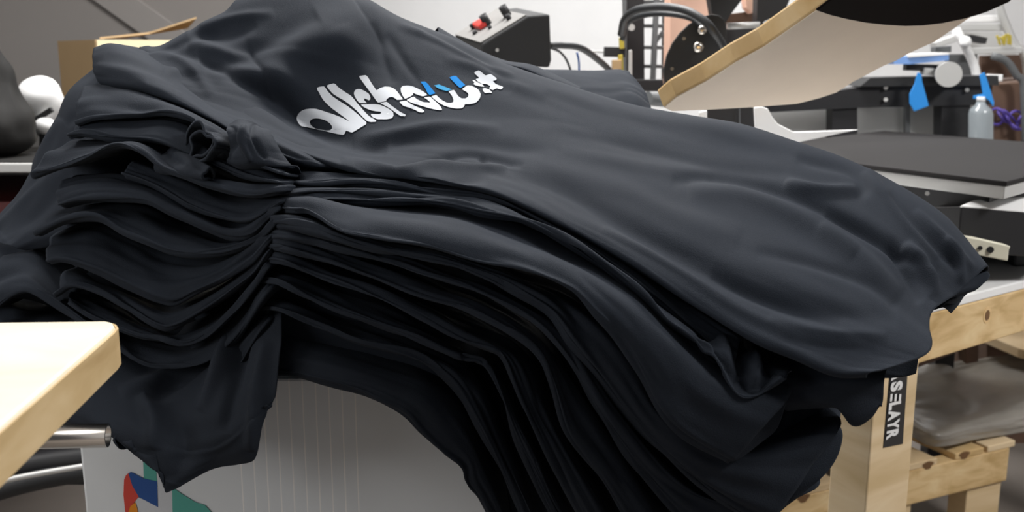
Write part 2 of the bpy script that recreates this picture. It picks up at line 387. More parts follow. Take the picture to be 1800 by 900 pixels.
# the near sleeve, rolled over into a fat fold
def px_rows(*rs): return [at_np(np.array(cr(r, 60))) for r in rs]
sl = px_rows([(215,160,1.50),(300,165,1.48),(420,215,1.42),(520,270,1.34),(620,292,1.32)],
             [(178,96,1.43),(235,90,1.45),(300,102,1.43),(380,140,1.39),(450,185,1.35),(540,240,1.28),(620,276,1.27)],
             [(166,86,1.38),(196,78,1.38),(240,92,1.37),(300,122,1.36),(370,168,1.33),(450,212,1.29),(540,254,1.24),(625,284,1.245)],
             [(164,104,1.35),(200,102,1.33),(245,112,1.32),(300,140,1.31),(370,184,1.29),(440,224,1.25),(530,264,1.205),(625,290,1.22)],
             [(165,128,1.33),(205,136,1.29),(260,146,1.27),(310,165,1.26),(370,200,1.24),(440,238,1.22),(530,276,1.185),(625,294,1.20)],
             [(183,153,1.33),(220,158,1.29),(265,168,1.27),(320,186,1.25),(375,216,1.235),(440,250,1.21),(530,286,1.18),(625,300,1.20)],
             [(195,156,1.37),(230,162,1.34),(270,172,1.32),(330,190,1.30),(385,218,1.28),(445,254,1.25),(530,290,1.21),(625,302,1.22)],
             [(215,150,1.48),(300,160,1.45),(420,215,1.40),(520,280,1.34),(620,305,1.32)])
grid_mesh('sleeve', loft(sl, 150, 80), M['shirt'], top,
  [([(185,100),(240,112),(300,138),(380,185),(470,232)], 9, .004), ([(285,125),(320,128),(350,150)], 7, -.005), ([(170,118),(215,125),(260,140)], 8, -.004),
   ([(440,232),(500,262),(560,288)], 5, -.004), ([(460,225),(540,262),(610,290)], 5, .004)], .003, (9, 12), 11)

# --- edges of the shirts below, the body side (from the pinch at the armpit to the hem), top to bottom
R = []   # (U, E, kwargs)
R.append(([(525,300,1.20),(640,310,1.19),(780,318,1.17),(900,345,1.14),(1010,400,1.10),(1120,465,1.06),(1200,530,1.03),(1300,590,1.0)],
          [(520,322,1.16),(560,324,1.155),(640,322,1.15),(760,336,1.13),(870,352,1.11),(960,395,1.08),(1060,452,1.045),(1150,520,1.015),(1215,575,.995),(1290,640,.98)], dict(amp=.004, bulge=.004)))
R.append(([(515,325,1.18),(640,330,1.17),(780,340,1.15),(900,370,1.12),(1010,430,1.08),(1120,505,1.04),(1200,570,1.01),(1280,640,.99)],
          [(510,340,1.14),(560,336,1.14),(640,338,1.135),(760,346,1.12),(860,362,1.10),(950,405,1.075),(1050,465,1.04),(1130,535,1.01),(1190,585,.995),(1250,640,.98)], dict(amp=.004, bulge=.003)))
R.append(([(515,335,1.18),(640,340,1.165),(780,346,1.15),(880,365,1.12),(1000,430,1.07),(1120,510,1.03),(1230,590,1.0),(1390,650,.985)],
          [(510,356,1.13),(580,350,1.13),(650,352,1.12),(760,354,1.105),(850,372,1.08),(930,392,1.065),(1030,440,1.035),(1120,510,1.0),(1170,562,.985),(1210,588,.975),(1255,628,.965),(1290,690,.955),(1325,700,.955),(1372,662,.96)], dict(amp=.005, bulge=.006, ridges=[([(1190,540),(1225,570),(1250,620)], 9, .009), ([(1225,555),(1262,600),(1278,650)], 9, -.010), ([(1270,590),(1300,630),(1305,690)], 9, .010), ([(1310,600),(1330,640),(1325,690)], 8, -.010), ([(1335,620),(1350,650),(1362,662)], 7, .008)])))
R.append(([(520,350,1.18),(640,355,1.16),(760,360,1.13),(870,380,1.10),(990,440,1.06),(1100,510,1.01),(1180,580,.99),(1280,650,.98),(1390,690,.975)],
          [(505,372,1.12),(545,372,1.10),(600,405,1.06),(660,416,1.045),(740,428,1.03),(830,458,1.015),(920,476,1.0),(1000,505,.985),(1040,545,.975),(1083,592,.97),(1122,655,.965),(1161,722,.96),(1200,760,.96),(1283,811,.96)], dict(amp=.006, bulge=.016, nk=(5,12))))
R.append(([(500,380,1.16),(600,405,1.12),(740,440,1.09),(880,480,1.06),(1010,530,1.03),(1110,620,1.0),(1180,730,.99),(1300,790,.99),(1478,745,.99)],
          [(495,392,1.11),(560,405,1.08),(640,432,1.06),(740,452,1.045),(830,476,1.03),(900,505,1.015),(967,545,1.005),(1005,600,.99),(1067,680,.985),(1122,750,.98),(1178,805,.975),(1233,855,.975),(1290,892,.975),(1350,925,.975)], dict(amp=.005, bulge=.008)))
R.append(([(495,395,1.16),(600,425,1.12),(740,465,1.09),(880,510,1.06),(1000,590,1.03),(1070,700,1.01),(1150,800,1.0),(1260,880,1.0),(1440,850,1.0)],
          [(490,412,1.11),(560,424,1.09),(650,450,1.07),(760,486,1.045),(860,520,1.025),(940,562,1.01),(985,608,1.0),(1030,680,.995),(1080,760,.99),(1130,830,.99),(1190,900,.99),(1260,960,.99)], dict(amp=.005, bulge=.006)))
R.append(([(490,412,1.16),(600,445,1.13),(740,490,1.10),(860,540,1.07),(960,610,1.04),(1030,720,1.02),(1100,830,1.01),(1180,930,1.01)],
          [(485,432,1.115),(560,452,1.095),(640,480,1.075),(740,520,1.05),(830,545,1.035),(900,580,1.02),(950,622,1.01),(975,680,1.005),(1000,760,1.0),(1055,833,1.0),(1095,900,1.0),(1130,960,1.0)], dict(amp=.005, bulge=.008)))
R.append(([(485,435,1.17),(600,475,1.14),(740,530,1.11),(850,580,1.08),(930,640,1.05),(985,760,1.03),(1040,860,1.02),(1100,960,1.02)],
          [(480,456,1.12),(560,484,1.10),(640,512,1.08),(720,548,1.065),(800,592,1.05),(862,612,1.04),(885,628,1.035),(910,690,1.025),(950,770,1.02),(990,850,1.02),(1030,930,1.02)], dict(amp=.005, bulge=.007)))
R.append(([(480,465,1.18),(600,505,1.15),(720,560,1.12),(820,612,1.09),(880,660,1.07),(920,760,1.05),(970,860,1.04),(1020,950,1.04)],
          [(475,492,1.13),(560,530,1.11),(640,560,1.095),(720,590,1.08),(800,622,1.065),(850,632,1.06),(880,690,1.05),(905,760,1.045),(940,840,1.04),(980,920,1.04)], dict(amp=.005, bulge=.006)))
R.append(([(478,510,1.19),(600,560,1.16),(700,595,1.13),(800,640,1.10),(850,700,1.08),(890,790,1.07),(930,880,1.06),(960,950,1.06)],
          [(473,540,1.14),(560,572,1.12),(640,600,1.10),(720,622,1.09),(770,650,1.08),(820,705,1.07),(860,780,1.06),(890,850,1.06),(920,930,1.06)], dict(amp=.005, bulge=.006)))
R.append(([(478,560,1.19),(560,600,1.16),(660,630,1.14),(760,670,1.11),(820,740,1.09),(860,830,1.08),(900,940,1.08)],
          [(478,655,1.14),(500,656,1.12),(560,667,1.10),(640,688,1.09),(710,722,1.08),(742,758,1.075),(780,795,1.07),(812,820,1.07),(818,848,1.07),(830,862,1.07),(845,882,1.07),(870,930,1.07)], dict(amp=.004, bulge=.006)))

# --- the sleeve side, top to bottom
Lf = []
Lf.append(([(155,150,1.33),(190,150,1.33),(240,160,1.31),(320,185,1.29),(400,225,1.27),(500,285,1.22)],
           [(136,218,1.25),(165,208,1.235),(220,203,1.225),(290,198,1.215),(335,208,1.20),(375,236,1.19),(420,275,1.17),(500,305,1.15)], dict(amp=.005, bulge=.014)))
Lf.append(([(150,215,1.29),(220,208,1.27),(300,205,1.25),(350,225,1.23),(400,270,1.20),(500,310,1.18)],
           [(117,238,1.235),(145,231,1.225),(200,240,1.21),(262,246,1.195),(320,266,1.18),(362,284,1.17),(430,310,1.15),(500,322,1.14)], dict(amp=.005, bulge=.008)))
Lf.append(([(125,245,1.27),(200,248,1.25),(270,254,1.23),(330,278,1.21),(400,312,1.19),(500,330,1.17)],
           [(52,304,1.22),(90,297,1.205),(140,280,1.19),(200,256,1.18),(240,263,1.17),(280,292,1.16),(330,312,1.15),(400,335,1.14),(450,342,1.135),(505,335,1.135)], dict(amp=.005, bulge=.008)))
Lf.append(([(240,285,1.22),(280,300,1.21),(340,325,1.19),(420,350,1.17),(505,340,1.17)],
           [(215,305,1.19),(260,320,1.175),(310,348,1.16),(360,372,1.15),(410,386,1.14),(440,388,1.135),(470,372,1.135),(505,352,1.135)], dict(amp=.004, bulge=.006)))
Lf.append(([(112,312,1.24),(200,305,1.23),(280,330,1.21),(350,370,1.19),(420,395,1.17),(500,360,1.17)],
           [(105,362,1.195),(140,352,1.185),(200,345,1.175),(255,352,1.165),(310,380,1.155),(370,402,1.145),(410,416,1.14),(445,412,1.135),(475,385,1.135),(502,365,1.135)], dict(amp=.005, bulge=.008)))
Lf.append(([(95,372,1.25),(180,360,1.23),(250,365,1.21),(330,405,1.19),(410,425,1.17),(498,378,1.17)],
           [(66,412,1.20),(120,384,1.185),(170,378,1.175),(215,405,1.165),(258,424,1.155),(300,440,1.15),(345,444,1.145),(400,440,1.14),(450,420,1.135),(495,385,1.135)], dict(amp=.005, bulge=.006)))
Lf.append(([(92,412,1.25),(160,395,1.23),(230,425,1.21),(300,452,1.19),(380,455,1.17),(490,400,1.17)],
           [(88,462,1.195),(110,458,1.185),(160,470,1.175),(220,500,1.165),(270,525,1.155),(305,534,1.15),(340,515,1.145),(390,490,1.14),(440,455,1.135),(490,408,1.135)], dict(amp=.005, bulge=.008)))
Lf.append(([(130,470,1.25),(200,500,1.22),(270,535,1.19),(320,540,1.18),(400,500,1.17),(487,430,1.17)],
           [(94,516,1.20),(128,498,1.185),(180,515,1.175),(230,545,1.165),(270,566,1.155),(300,572,1.15),(350,548,1.145),(400,515,1.14),(445,480,1.135),(485,432,1.135)], dict(amp=.005, bulge=.008)))
Lf.append(([(130,510,1.26),(200,540,1.23),(270,575,1.20),(310,585,1.19),(400,535,1.18),(483,455,1.17)],
           [(125,530,1.20),(170,560,1.185),(230,585,1.17),(280,596,1.16),(325,606,1.15),(365,590,1.145),(410,550,1.14),(450,505,1.135),(482,460,1.135)], dict(amp=.005, bulge=.008)))
Lf.append(([(0,455,1.30),(60,450,1.28),(110,500,1.25),(180,570,1.22),(280,610,1.20),(360,600,1.19),(480,490,1.18)],
           [(-30,560,1.24),(5,530,1.23),(40,512,1.22),(75,525,1.21),(130,560,1.20),(190,600,1.18),(250,640,1.165),(310,648,1.155),(370,635,1.15),(420,590,1.145),(480,500,1.14)], dict(amp=.006, bulge=.01)))
Lf.append(([(0,540,1.32),(100,560,1.28),(200,610,1.24),(300,655,1.20),(380,640,1.19),(480,540,1.18)],
           [(-40,640,1.24),(60,640,1.22),(150,650,1.20),(220,680,1.18),(300,700,1.165),(360,695,1.155),(410,660,1.15),(478,560,1.145)], dict(amp=.006, bulge=.01)))

body_labels = ['black T-shirt directly beneath the printed one, a thin fold at its side', 'black T-shirt third from the top, a narrow edge below the printed shirt',
 'black T-shirt whose crumpled corner pokes out below the printed flap', 'black T-shirt showing the broad lit band along the middle of the pile',
 'black T-shirt just under the broad lit band, hem hanging low at the right', 'black T-shirt second below the broad lit band',
 'black T-shirt low in the pile with a wide grey bend near its edge', 'black T-shirt just below the one with the wide grey bend',
 'black T-shirt third from the bottom of the pile', 'black T-shirt second from the bottom of the pile', 'black T-shirt lowest in the pile, lying on the grey ribbed cabinet']
shirts = []
for i, ((U, E, kw), (U2, E2, kw2)) in enumerate(zip(R, Lf)):
    t = shirt(body_labels[i], at(*U[2]))
    fold_sheet('shirt_body', U, E, t, seed=i + 20, sink=1, **{**kw, 'amp': kw['amp'] * 1.5})
    fold_sheet('sleeve', U2, E2, t, seed=i + 50, nc=130, nr=56, back=.14, tuck=.14, sink=-1, **{**kw2, 'amp': kw2['amp'] * 1.4})
    shirts.append(t)

# hem ends that hang at the right, one for each shirt that shows one
def sheet(name, rs, parent, ridges=None, amp=.003, nk=(8, 8), seed=0, nc=90, nr=70, thick=.0016):
    return grid_mesh(name, loft([at_np(cr(r, 40)) for r in rs], nc, nr), M['shirt'], parent, ridges, amp, nk, seed, thick)
# lobe under the printed flap (1480-1555, 650-745)
sheet('hem', [[(1290,600,1.03),(1400,615,1.03),(1500,620,1.03),(1570,625,1.04)],
              [(1300,640,1.0),(1390,655,.99),(1480,660,.98),(1556,660,.985)],
              [(1330,690,.99),(1400,690,.98),(1480,690,.975),(1552,705,.98)],
              [(1380,720,.99),(1430,715,.985),(1470,715,.98),(1500,745,.98),(1530,735,.98),(1548,712,.98)],
              [(1390,716,1.02),(1430,712,1.02),(1475,712,1.01),(1500,738,1.0),(1545,705,1.01)]], shirts[1], amp=.003, seed=81)
# the long inner body of the lower shirts, hanging down to the right
sheet('hem', [[(1230,560,1.08),(1330,600,1.08),(1430,640,1.08),(1490,680,1.08)],
              [(1170,600,1.04),(1280,690,1.035),(1400,690,1.03),(1478,735,1.03)],
              [(1200,700,1.02),(1300,770,1.015),(1400,770,1.01),(1482,770,1.01)],
              [(1240,800,1.01),(1310,830,1.0),(1400,830,.995),(1466,815,.995)],
              [(1270,860,1.0),(1320,880,1.0),(1380,880,.99),(1425,858,.99)],
              [(1290,920,1.0),(1310,915,1.0),(1340,915,1.0),(1372,900,1.0)]], shirts[4],
      ridges=[([(1395,690),(1370,750),(1300,830)], 10, -.008), ([(1440,700),(1400,780),(1330,860)], 12, .005)], amp=.005, seed=82)
sheet('shirt_body', [[(790,585,1.21),(900,560,1.21),(1000,570,1.19),(1200,600,1.14),(1440,660,1.12)], [(845,690,1.15),(900,700,1.14),(1000,720,1.12),(1200,740,1.11),(1440,760,1.08)],
              [(890,860,1.12),(1000,860,1.11),(1200,860,1.09),(1400,840,1.06)], [(900,980,1.12),(1000,980,1.11),(1200,980,1.08),(1330,960,1.05)]], shirts[9], amp=.004, seed=84)
# hem of the broad lit shirt
sheet('hem', [[(1170,580,1.03),(1230,600,1.02),(1330,650,1.01),(1420,670,1.01)],
              [(1130,600,1.0),(1230,650,.985),(1320,700,.98),(1400,680,.99)],
              [(1140,660,.98),(1210,710,.97),(1300,730,.97),(1385,700,.985)],
              [(1165,725,.965),(1215,755,.965),(1290,765,.965),(1365,752,.98)],
              [(1200,762,.965),(1240,785,.965),(1283,812,.965),(1340,775,.975)]], shirts[3],
      ridges=[([(1200,640),(1270,740),(1285,800)], 10, .006), ([(1240,700),(1330,740)], 12, .004)], amp=.003, seed=83)
# flap with layered hems at the far right, below the printed one
for k, (dy, dY) in enumerate(((14, .02), (30, .05), (44, .09))):
    sheet('hem', [[(1450,380+dy,1.26+dY),(1560,380+dy,1.25+dY),(1640,400+dy,1.24+dY),(1700,430+dy,1.22+dY)],
                  [(1440,460+dy,1.15+dY),(1550,440+dy,1.16+dY),(1650,450+dy,1.16+dY),(1728-k*6,462+dy,1.16+dY)],
                  [(1500,530,1.11+dY),(1600,520+dy*.5,1.12+dY),(1670,500+dy*.7,1.12+dY),(1738-k*22,476+dy,1.13+dY)],
                  [(1540,570,1.1+dY),(1618,540+dy*.2,1.11+dY),(1655,522+dy*.4,1.11+dY),(1690-k*10,506+dy,1.12+dY)]], shirts[[0, 1, 2][k]], amp=.005, nk=(14, 6), seed=90 + k)
sheet('hem', [[(1480,560,1.10),(1540,570,1.10),(1590,570,1.10),(1618,560,1.10)],
              [(1480,600,1.06),(1540,610,1.06),(1590,610,1.06),(1618,600,1.06)],
              [(1500,640,1.05),(1550,650,1.05),(1590,655,1.05),(1613,640,1.05)],
              [(1530,660,1.05),(1555,665,1.05),(1590,662,1.05),(1610,657,1.05)]], shirts[2], seed=97)

# the outermost sleeve behind all the others at the left
t = shirt('black T-shirt whose wide sleeve spreads furthest out at the left, behind the fanned folds', at(60, 300, 1.4))
sheet('sleeve', [[(200,160,1.62),(120,240,1.62),(60,330,1.62),(10,440,1.62)],
                 [(168,122,1.48),(128,160,1.48),(96,215,1.47),(55,300,1.46),(20,360,1.45),(-10,400,1.45)],
                 [(190,140,1.41),(150,180,1.38),(120,235,1.37),(90,300,1.36),(50,365,1.35),(-5,425,1.35)],
                 [(260,170,1.37),(200,220,1.34),(170,280,1.32),(150,340,1.30),(100,390,1.29),(20,433,1.30)],
                 [(350,230,1.34),(300,290,1.32),(250,350,1.30),(200,400,1.29),(130,430,1.29),(60,440,1.31)],
                 [(420,330,1.36),(380,380,1.34),(300,420,1.34),(220,440,1.34),(140,450,1.34),(80,450,1.36)]],
      t, ridges=[([(170,160),(150,200),(120,220)], 8, -.006), ([(110,210),(85,250),(60,300)], 8, .006), ([(130,300),(70,370),(10,420)], 10, -.007), ([(100,300),(50,350),(0,400)], 9, .006)], amp=.006, nk=(10, 6), seed=61, nc=120, nr=90)
# sleeve below it
t = shirt('black T-shirt with a drooping sleeve at the far left edge above the wooden worktop', at(40, 480, 1.4))
sheet('sleeve', [[(-60,420,1.5),(0,405,1.5),(60,400,1.5),(130,410,1.5),(220,430,1.45)],
                 [(-60,430,1.40),(0,428,1.38),(50,425,1.37),(110,440,1.36),(220,470,1.34)],
                 [(-60,480,1.33),(0,470,1.32),(40,465,1.31),(100,500,1.30),(220,540,1.28)],
                 [(-60,540,1.30),(-10,530,1.29),(20,515,1.29),(80,530,1.28),(200,580,1.26)],
                 [(-60,540,1.35),(-10,532,1.35),(20,518,1.35),(80,535,1.34),(200,585,1.32)]], t, amp=.006, nk=(9, 6), seed=66)

# the shirt bodies hanging over the cabinet front on the left
t = shirt('black T-shirt hanging lowest at the left, its corner down over the colourful logo', at(330, 700, 1.1))
sheet('shirt_body', [[(-20,560,1.30),(150,560,1.28),(300,560,1.26),(400,520,1.24),(520,480,1.24)],
                 [(-20,600,1.23),(150,610,1.20),(300,650,1.18),(400,600,1.17),(500,520,1.17)],
                 [(-20,660,1.19),(150,690,1.14),(300,720,1.11),(400,690,1.11),(492,600,1.12)],
                 [(60,720,1.16),(180,745,1.10),(300,780,1.07),(400,760,1.07),(482,680,1.08)],
                 [(150,745,1.13),(205,770,1.09),(290,830,1.06),(400,790,1.06),(474,712,1.07)],
                 [(170,745,1.13),(205,771,1.09),(222,788,1.085),(236,782,1.08),(248,796,1.08),(262,793,1.08),(276,802,1.07),(286,860,1.06),(300,864,1.06),(370,832,1.06),(425,815,1.06),(450,803,1.06),(462,745,1.065),(472,715,1.07)]],
      t, ridges=[([(480,500),(430,600),(395,760)], 12, .014), ([(455,520),(400,620),(350,720)], 12, -.016), ([(430,530),(360,620),(260,700)], 12, .014), ([(400,540),(320,640),(210,690)], 12, -.012), ([(470,600),(455,700),(440,790)], 10, -.012), ([(300,700),(320,780),(300,850)], 20, .010), ([(250,690),(270,740),(265,790)], 14, -.010)], amp=.008, nk=(10, 4), seed=71, nc=200, nr=110)
t = shirt('black T-shirt lying inside the armhole shadow at the pinch of the pile', at(480, 520, 1.2))
sheet('shirt_body', [[(440,330,1.30),(500,330,1.30),(620,360,1.30),(800,420,1.26)],
                 [(430,400,1.21),(490,390,1.20),(600,420,1.20),(800,500,1.18)],
                 [(420,500,1.17),(480,480,1.17),(580,520,1.17),(800,600,1.15)],
                 [(430,600,1.16),(480,600,1.16),(580,620,1.15),(780,680,1.13)],
                 [(440,700,1.14),(478,690,1.14),(500,640,1.15),(700,690,1.13)]], t, ridges=[([(500,390),(450,500),(420,640)], 12, .01), ([(500,400),(480,500),(470,640)], 10, -.01)], amp=.006, seed=75)

# crumpled rolled cuffs at the pinch
t = shirt('black T-shirt with small rolled cuffs bunched up at the pinch', at(380, 260, 1.2))
def cuff(path, radii, parent, seed):
    """an open-ended little cloth tube along a path of (x, y, Y)"""
    P = at_np(cr(path, 40)); T = np.gradient(P, axis=0)
    rr = np.interp(np.linspace(0, 1, 40), np.linspace(0, 1, len(radii)), radii)
    G = []
    for i, (p, tt) in enumerate(zip(P, T)):
        tt = Vector(tt).normalized(); s = tt.cross(Vector((0, 0, 1))).normalized(); u = s.cross(tt)
        G.append([list(Vector(p) + (s * math.cos(a) + u * math.sin(a) * .8) * rr[i] * (1 + .18 * math.sin(3 * a + seed) + .08 * math.sin(5 * a + i * .2))) for a in np.linspace(0, 2 * math.pi, 49)])
    return grid_mesh('sleeve_cuff', np.array(G), M['shirt'], parent, None, .003, (20, 30), seed, .003)
cuff([(352,256,1.165),(385,262,1.185),(430,285,1.20),(500,300,1.2)], [.022, .020, .020, .012], t, 1)
cuff([(345,250,1.172),(375,256,1.19),(420,275,1.21)], [.026, .022, .018], t, 2)
cuff([(368,308,1.148),(335,296,1.17),(300,285,1.2)], [.009, .015, .018], t, 4)
sheet('sleeve_cuff', [[(398,218,1.20),(420,208,1.20),(446,212,1.19),(470,225,1.2)],
                 [(400,235,1.165),(420,222,1.15),(440,228,1.15),(480,245,1.18)],
                 [(405,262,1.16),(425,255,1.135),(450,262,1.14),(500,275,1.17)],
                 [(402,282,1.165),(430,288,1.14),(465,290,1.145),(520,295,1.16)],
                 [(400,290,1.2),(430,298,1.18),(480,300,1.18),(530,305,1.18)]], t,
      ridges=[([(408,220),(412,250),(405,280)], 5, .007), ([(430,215),(425,245),(440,285)], 5, -.007), ([(445,215),(448,245),(470,280)], 5, .006)], amp=.005, nk=(20, 20), seed=4)

# far-side sleeve seen beyond the printed shirt
t = shirt('black T-shirt sleeve end poking out beyond the printed one near the control box cable', at(1060, 150, 1.6))
sheet('sleeve', [[(920,150,1.78),(1000,140,1.8),(1080,140,1.8),(1120,160,1.78)],
                 [(900,112,1.66),(960,124,1.68),(1040,124,1.68),(1085,123,1.68),(1105,128,1.66)],
                 [(905,130,1.60),(970,140,1.60),(1050,142,1.60),(1100,140,1.60),(1132,155,1.60)],
                 [(920,150,1.56),(980,165,1.55),(1060,170,1.55),(1110,165,1.55),(1142,186,1.56)],
                 [(930,180,1.54),(1000,190,1.52),(1080,205,1.50),(1120,205,1.50),(1146,200,1.53)]], t, amp=.005, seed=33)
t = shirt('black T-shirt with the dark loose fold open just below the control box', at(900, 120, 1.5))
sheet('shirt_body', [[(760,60,1.62),(830,90,1.6),(900,118,1.58),(960,138,1.57),(1010,165,1.55)],
                 [(770,48,1.56),(840,86,1.55),(888,106,1.53),(930,114,1.53),(970,132,1.52),(1020,155,1.5)],
                 [(770,60,1.52),(840,95,1.50),(890,112,1.48),(925,122,1.48),(965,140,1.47),(1020,160,1.46)],
                 [(770,80,1.52),(840,112,1.51),(890,128,1.50),(925,138,1.50),(965,152,1.49),(1020,170,1.48)]], t, amp=.003, seed=35)

# --- the print, laid on the chest
deps = bpy.context.evaluated_depsgraph_get()
bv = BVHTree.FromObject(body_top, deps)
def drape_print(name, polys, m, parent, bvh, lift=.0011, edge=3.0):
    cu = bpy.data.curves.new('tmp', 'CURVE'); cu.dimensions = '2D'; cu.fill_mode = 'BOTH'
    for pl in polys:
        P = np.array(pl, float); n = len(P)
        sp = cu.splines.new('POLY'); sp.points.add(n - 1); sp.use_cyclic_u = True
        for q, (x, y) in zip(sp.points, P): q.co = (x, y, 0, 1)
    ob = bpy.data.objects.new('tmp', cu); COL.objects.link(ob); dg = bpy.context.evaluated_depsgraph_get()
    me = bpy.data.meshes.new_from_object(ob.evaluated_get(dg)); bpy.data.objects.remove(ob)
    bm = bmesh.new(); bm.from_mesh(me); bmesh.ops.triangulate(bm, faces=bm.faces)
    bmesh.ops.remove_doubles(bm, verts=bm.verts, dist=.01)
    for _ in range(5):
        long_ = [e_ for e_ in bm.edges if e_.calc_length() > edge * 2]
        if not long_: break
        bmesh.ops.subdivide_edges(bm, edges=long_, cuts=1); bmesh.ops.triangulate(bm, faces=bm.faces)
    dead = []
    for v in bm.verts:
        d = ray(v.co.x, v.co.y).normalized(); h, nrm, _, _ = bvh.ray_cast(CAM, d)
        if h is None: dead.append(v); continue
        if nrm.dot(d) > 0: nrm = -nrm
        v.co = h + nrm * lift
    bmesh.ops.delete(bm, geom=dead, context='VERTS')
    me = bpy.data.meshes.new(name); bm.to_mesh(me); bm.free()
    o = link(name, me, m, parent, smooth=True); return o
ZA = lambda pts: [(610 + x / 9, 120 + y / 9) for x, y in pts]
ZB = lambda pts: [(730 + x / 9, 110 + y / 9) for x, y in pts]
ZC = lambda pts: [(510 + x / 7.5, 130 + y / 7.5) for x, y in pts]
def smooth_poly(pts, r=0.16):
    out = []; n = len(pts)
    for i in range(n):
        a, b, c = np.array(pts[i - 1], float), np.array(pts[i], float), np.array(pts[(i + 1) % n], float)
        out += [tuple(b + (a - b) * r), tuple(b + (a - b) * r * .35 + (c - b) * r * .35), tuple(b + (c - b) * r)]
    return out
white = [
 # a and the first l
 [ZC([(140,698),(110,665),(90,625),(90,580),(110,530),(150,490),(200,468),(270,460),(340,465),(410,485),(500,515),(600,548),(700,590),(790,635),(740,595),(650,530),(560,465),(480,395),(430,335),(385,260),(352,208),(358,185),(400,172),(445,167),(465,185),(495,230),(560,300),(650,362),(760,430),(850,500),(930,570),(1010,645),(1008,670),(920,722),(822,782),(742,752),(725,795),(705,810),(620,795),(520,772),(440,750),(350,732),(240,714)]),
  ZC([(265,640),(275,610),(305,592),(350,587),(410,595),(470,615),(525,650),(558,690),(560,722),(535,745),(480,750),(440,744),(350,728),(310,705),(275,672)])],
 # second l
 [ZC([(490,155),(530,140),(578,130),(600,140),(640,185),(720,240),(800,290),(840,330),(880,385),(930,440),(980,500),(1050,570),(1140,620),(1130,640),(1060,642),(1020,630),(960,575),(880,490),(800,420),(720,360),(640,315),(570,270),(520,215),(492,180)])],
 # s, in two strokes
 [ZA([(200,558),(160,510),(125,450),(112,400),(130,355),(170,335),(220,335),(290,370),(350,410),(375,460),(375,500),(350,515),(310,495),(280,485),(275,510),(300,540),(325,558)])],
 [ZA([(222,582),(330,578),(430,575),(520,585),(600,615),(680,660),(735,705),(740,760),(715,800),(640,815),(480,815),(410,785),(380,745),(390,730),(440,735),(520,735),(550,715),(530,695),(460,690),(380,675),(300,640),(250,610)])],
 # h, upper part and its leg
 [ZA([(200,128),(300,115),(330,145),(400,260),(470,360),(520,325),(600,298),(680,305),(750,335),(800,385),(840,440),(888,500),(850,508),(790,510),(755,480),(715,462),(665,470),(630,500),(620,528),(500,552),(470,525),(390,410),(300,290),(200,150)])],
 [ZA([(525,560),(630,535),(680,580),(760,640),(840,700),(930,745),(915,770),(850,765),(790,725),(700,655),(610,600)])],
 [ZA([(825,540),(930,520),(1000,570),(1080,610),(1180,650),(1230,690),(1200,710),(1140,705),(1080,670),(990,635),(890,605)])],
 # o
 [ZA([(915,495),(880,445),(852,380),(850,320),(880,290),(960,282),(1040,295),(1130,335),(1220,385),(1275,432),(1200,455),(1130,435),(1045,400),(1045,432),(980,468)])],
 [ZA([(940,510),(1055,455),(1100,495),(1200,545),(1325,555),(1270,505),(1215,470),(1315,458),(1365,505),(1440,570),(1490,630),(1505,665),(1480,675),(1400,665),(1290,640),(1180,605),(1060,570),(985,540)])],
 # w
 [ZB([(250,545),(330,520),(370,560),(430,610),(500,645),(560,650),(600,635),(605,600),(580,535),(525,465),(610,440),(640,480),(680,540),(730,575),(790,578),(830,555),(845,520),(820,480),(735,430),(825,370),(890,378),(960,410),(1010,450),(1035,510),(1025,570),(985,625),(930,655),(860,668),(785,668),(770,710),(730,735),(640,738),(540,720),(440,685),(350,630)])],
 # the little crosses
 [ZB([(935,160),(1000,130),(1035,150),(1110,215),(1185,190),(1215,205),(1285,260),(1280,285),(1225,300),(1275,350),(1385,390),(1385,410),(1350,438),(1285,415),(1225,448),(1165,415),(1190,385),(1130,350),(1050,345),(990,310),(955,270),(1015,255),(940,180)])],
 [ZB([(900,290),(930,285),(985,325),(1060,355),(1095,395),(1020,385),(950,370),(920,350),(935,325)])],
 [ZB([(1060,425),(1100,415),(1180,440),(1218,490),(1160,485),(1110,495),(1080,470)])],
]
for polys in white:
    drape_print('printed_letter', [smooth_poly(p) for p in polys], M['print_white'], top, bv)
for p in ([(85,312),(155,308),(200,345),(260,420),(320,495),(230,525),(195,490),(150,400)], [(540,245),(600,220),(645,222),(700,280),(790,365),(715,412),(680,390),(610,320)]):
    drape_print('printed_letter', [ZB(p)], M['print_blue'], top, bv)
drape_print('printed_letter', [ZB([(300,370),(375,355),(440,380),(580,435),(500,460),(420,440),(350,410)])], M['print_blue_light'], top, bv)

